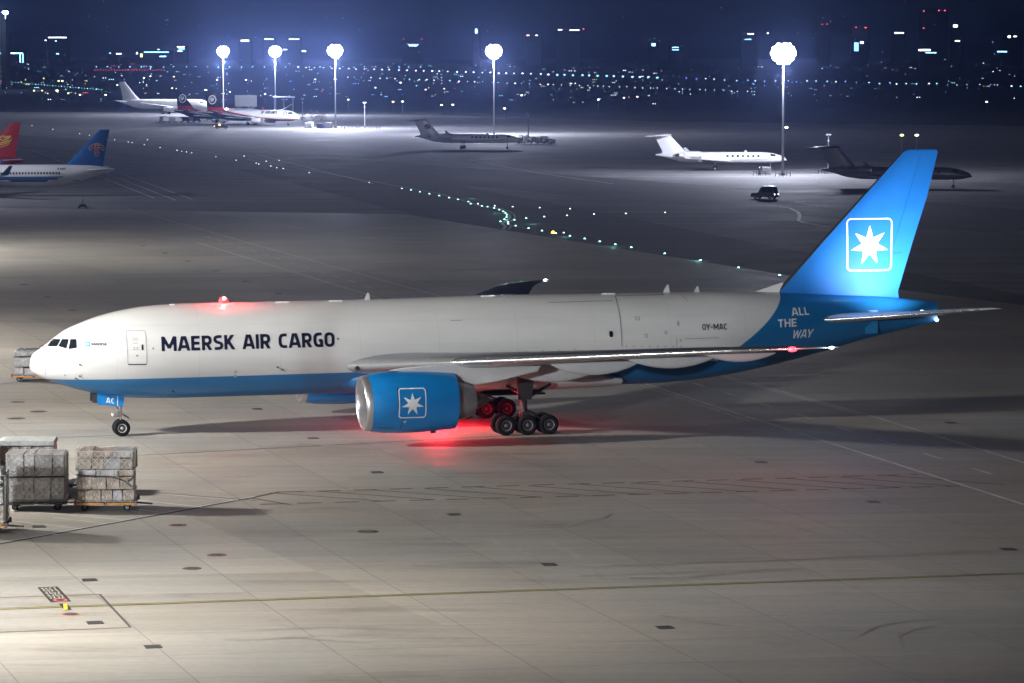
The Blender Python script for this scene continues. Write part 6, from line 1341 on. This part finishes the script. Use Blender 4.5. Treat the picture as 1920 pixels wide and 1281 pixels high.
# towers: dark blocks with a few lit rows
TD = mat('tower_dark', (.015, .018, .025), .8)
def tower(u, vtop, w_px, Y, lit, label, d=25):
    P = at_depth(u, vtop, Y); w = w_px * Y / F; hh = P.z
    t = thing('tower_block', label, 'building', (P.x, P.y, 0), 0, 'city towers on the horizon'); nf = max(2, int(hh / 3.4))
    MB().box((0, 0, hh / 2), (w, d, hh)).build('wall', TD, t); MB().box((0, 0, hh + 1.2), (w * .5, d * .5, 2.4)).build('roof_room', TD, t)
    for (fx, fv, fw, fh, c) in lit:   # offset px from centre, pixel row, size px
        z = at_depth(u, fv, Y).z; MB().box((fx * Y / F, -d / 2 - .1, z), (fw * Y / F, .3, fh * Y / F)).build('lit_window', CW[c], t)
tw = [(25, 96, 46, 5200, [(-2, 100, 42, 2.2, 'sky'), (14, 109, 2, 17, 'sky'), (19, 109, 1.5, 17, 'sky'), (-6, 100, 22, 1.2, 'white')], 'far building outlined by pale blue light strips at the left edge'),
      (109, 68, 40, 4200, [(0, 70.5, 34, 1.6, 'white'), (-22, 76, 3, 1.5, 'white'), (-3, 77, 3, 1.6, 'sky'), (0, 101, 5, 1.5, 'sky')], 'far tower with one long white roof strip at the left'),
      (124, 121, 80, 6100, [(0, 123.5, 72, 2.6, 'blue'), (-10, 123, 34, 1.4, 'white'), (18, 124.5, 30, 1.2, 'sky')], 'low far building with a bright blue light row'),
      (290, 95, 70, 5600, [(4, 98, 46, 1.6, 'sky'), (-24, 104, 4, 6, 'yellow'), (16, 106, 12, 2, 'sky'), (-32, 100, 3, 3, 'white'), (8, 93, 3, 1.4, 'white')], 'far building with light blue roofline left of the first mast'),
      (340, 86, 24, 6000, [(0, 88, 14, 1.5, 'white'), (1, 92, 12, 1.5, 'sky'), (-2, 96, 9, 1.2, 'white')], 'far block with three dim window rows left of the first mast'),
      (460, 74, 22, 5000, [(0, 76.5, 15, 2.6, 'white')], 'far tower with a short white sign between first and second mast'),
      (505, 71, 24, 5000, [(0, 73.5, 17, 1.2, 'white')], 'far tower with a thin white line above the second mast'),
      (552, 71, 26, 5200, [(0, 73.5, 20, 1.0, 'white')], 'far tower with a faint line right of the second mast'),
      (545, 91, 40, 5600, [(-6, 93, 16, 1.4, 'white'), (0, 99, 12, 1.2, 'sky'), (22, 96, 14, 2, 'white')], 'far block with pale rows right of the second mast'),
      (775, 82, 40, 6200, [(0, 83.5, 20, 1.0, 'sky'), (-18, 73.5, 2, 1.4, 'red'), (16, 73.5, 2, 1.4, 'red'), (0, 86, 16, 1, 'white')], 'far dim block with red roof dots right of the third mast'),
      (893, 52, 14, 4600, [(0, 55.5, 4, 2.5, 'sky'), (0, 59, 4, 2.5, 'white'), (0, 62, 4, 2, 'sky')], 'far slim tower with a stacked light above the fourth mast'),
      (1000, 64, 30, 5000, [(-10, 66.5, 5, 1.8, 'pink'), (6, 66.5, 4, 1.6, 'white')], 'far tower with pinkish roof lamps right of the fourth mast'),
      (1066, 54, 44, 4800, [(-16, 56, 8, 1.3, 'white'), (11, 56.8, 18, 1.5, 'white'), (28, 54.5, 2, 2, 'red')], 'far wide tower with a white roof strip right of the fourth mast'),
      (1225, 80, 20, 3800, [(0, 84, 7, 5, 'sky')], 'far block with one bright blue lamp in the middle distance'),
      (1266, 87, 24, 5000, [(0, 89, 12, 1.2, 'sky'), (0, 93.5, 12, 1.2, 'sky')], 'far dim block with two rows left of the nearest mast'),
      (1405, 62, 30, 4600, [(2, 64, 11, 2, 'white'), (-3, 74, 12, 1.2, 'sky'), (34, 62.5, 3, 1.6, 'white')], 'far tower just left of the nearest mast head'),
      (1545, 44, 22, 4400, [(-4, 46, 2, 1.2, 'red'), (5, 45.5, 2, 1.2, 'red')], 'far tall dark tower with two red dots right of the nearest mast'),
      (1612, 50, 32, 4400, [(-8, 51.5, 3, 1.2, 'red'), (10, 52, 3, 1.6, 'red'), (-7, 88, 8, 16, 'blue'), (3, 80, 6, 4, 'white')], 'far tall tower with a blue lit column'),
      (1685, 60, 24, 4600, [(0, 62, 17, 2.2, 'white')], 'far tower with a single white sign right of the blue column'),
      (1751, 19, 52, 4200, [(-20, 21, 2, 1.2, 'red'), (8, 20, 2.4, 1.6, 'red'), (19, 20, 2.4, 1.6, 'red'), (-20, 53, 2, 1.3, 'red'), (-18, 94, 22, 3, 'white'), (-6, 99, 20, 1.5, 'sky')], 'tallest far tower with red roof dots behind the fin'),
      (1790, 46, 18, 4000, [(0, 49, 8, 4.4, 'white'), (4, 77, 9, 2, 'white')], 'far tower with a round white lamp right of the tallest'),
      (1898, 66, 40, 4600, [(-7, 69, 5, 4, 'white'), (4, 68.5, 6, 1.8, 'white'), (-20, 97, 18, 2, 'sky'), (6, 132, 8, 5, 'pink')], 'far tower with a pair of white signs at the right edge'),
      (1818, 143, 30, 5200, [(-4, 146, 10, 2, 'sky'), (6, 142, 4, 3, 'teal')], 'low far block with teal windows at the right'), (1548, 127, 18, 4200, [(0, 130, 9, 5, 'sky'), (10, 130, 4, 2.4, 'white')], 'low far block with a pale blue glowing sign'),
      (640 / 3 + 0, 98, 18, 6000, [(10, 101, 10, 1.8, 'white'), (-6, 100, 3, 1.4, 'sky')], 'far block with a small white strip left of the pale roofline'), (10, 22, 9, 2600, [], 'dark far tower carrying a rooftop floodlight at the left edge')]
for r in tw: tower(r[0], r[1], r[2], r[3] * (1.8 if r[3] > 3000 else 1), r[4], r[5])
P = at_depth(10, 24, 2570); t = thing('rooftop_floodlight', 'bright rooftop floodlight high at the left picture edge', 'floodlight', (P.x, P.y, P.z - 1.6))
MB().tube((0, 0, -3), (0, 0, .6), .3, .3, 8).build('post', POLE, t); MB().lathe([(-1.2, .4), (-.5, 1.9), (.6, 2.1), (1.2, 1.2), (1.4, .01)], 20, 'z', c=(0, 0, 1.6)).build('lens', LENS, t, 60)
pointlight('roof_flood', t, (0, -4, 1.6), 4.0e4, (.6, .75, 1), 1.5)
# countless tiny lights of the plain
mb = MB(); cols = list(CW)
for k in range(520):
    inv = rng.random(); Y = 1 / (1 / 1650 * (1 - inv) + 1 / 9000 * inv)
    X = Y * rng.uniform(-.155, .155); dens = 1.0 if X / Y < .03 else .55
    if rng.random() > dens: continue
    right = X / Y > .03
    c = rng.choice(['white'] * 7 + ['sky'] * 3 + (['blue'] * 3 if right else ['blue', 'teal', 'teal', 'yellow', 'red', 'warm']))
    r = Y / F * rng.choice([.4, .45, .5, .6, .9]) ; z = rng.uniform(2, 8)
    for q in range(rng.choice([1, 1, 1, 2, 3])):
        mb.lathe([(-r * .6, .01), (0, r), (r * .6, .01)], 5, 'z', c=(X + q * r * rng.uniform(3, 6), Y, z), mi=cols.index(c))
for k in range(90):
    Y = rng.uniform(4000, 8000); X = Y * rng.uniform(-.15, .15); r = Y / F * rng.choice([.4, .5, .7]); z = rng.uniform(10, 90) ** 1.0
    mb.lathe([(-r * .5, .01), (0, r), (r * .5, .01)], 5, 'z', c=(X, Y, z), mi=cols.index(rng.choice(['white', 'white', 'sky', 'blue', 'red'])))
tag(mb.build('city_lights', [CW[c] for c in cols], recalc=False), 'scattered tiny lights of the city beyond the airport', None, None, 'stuff')
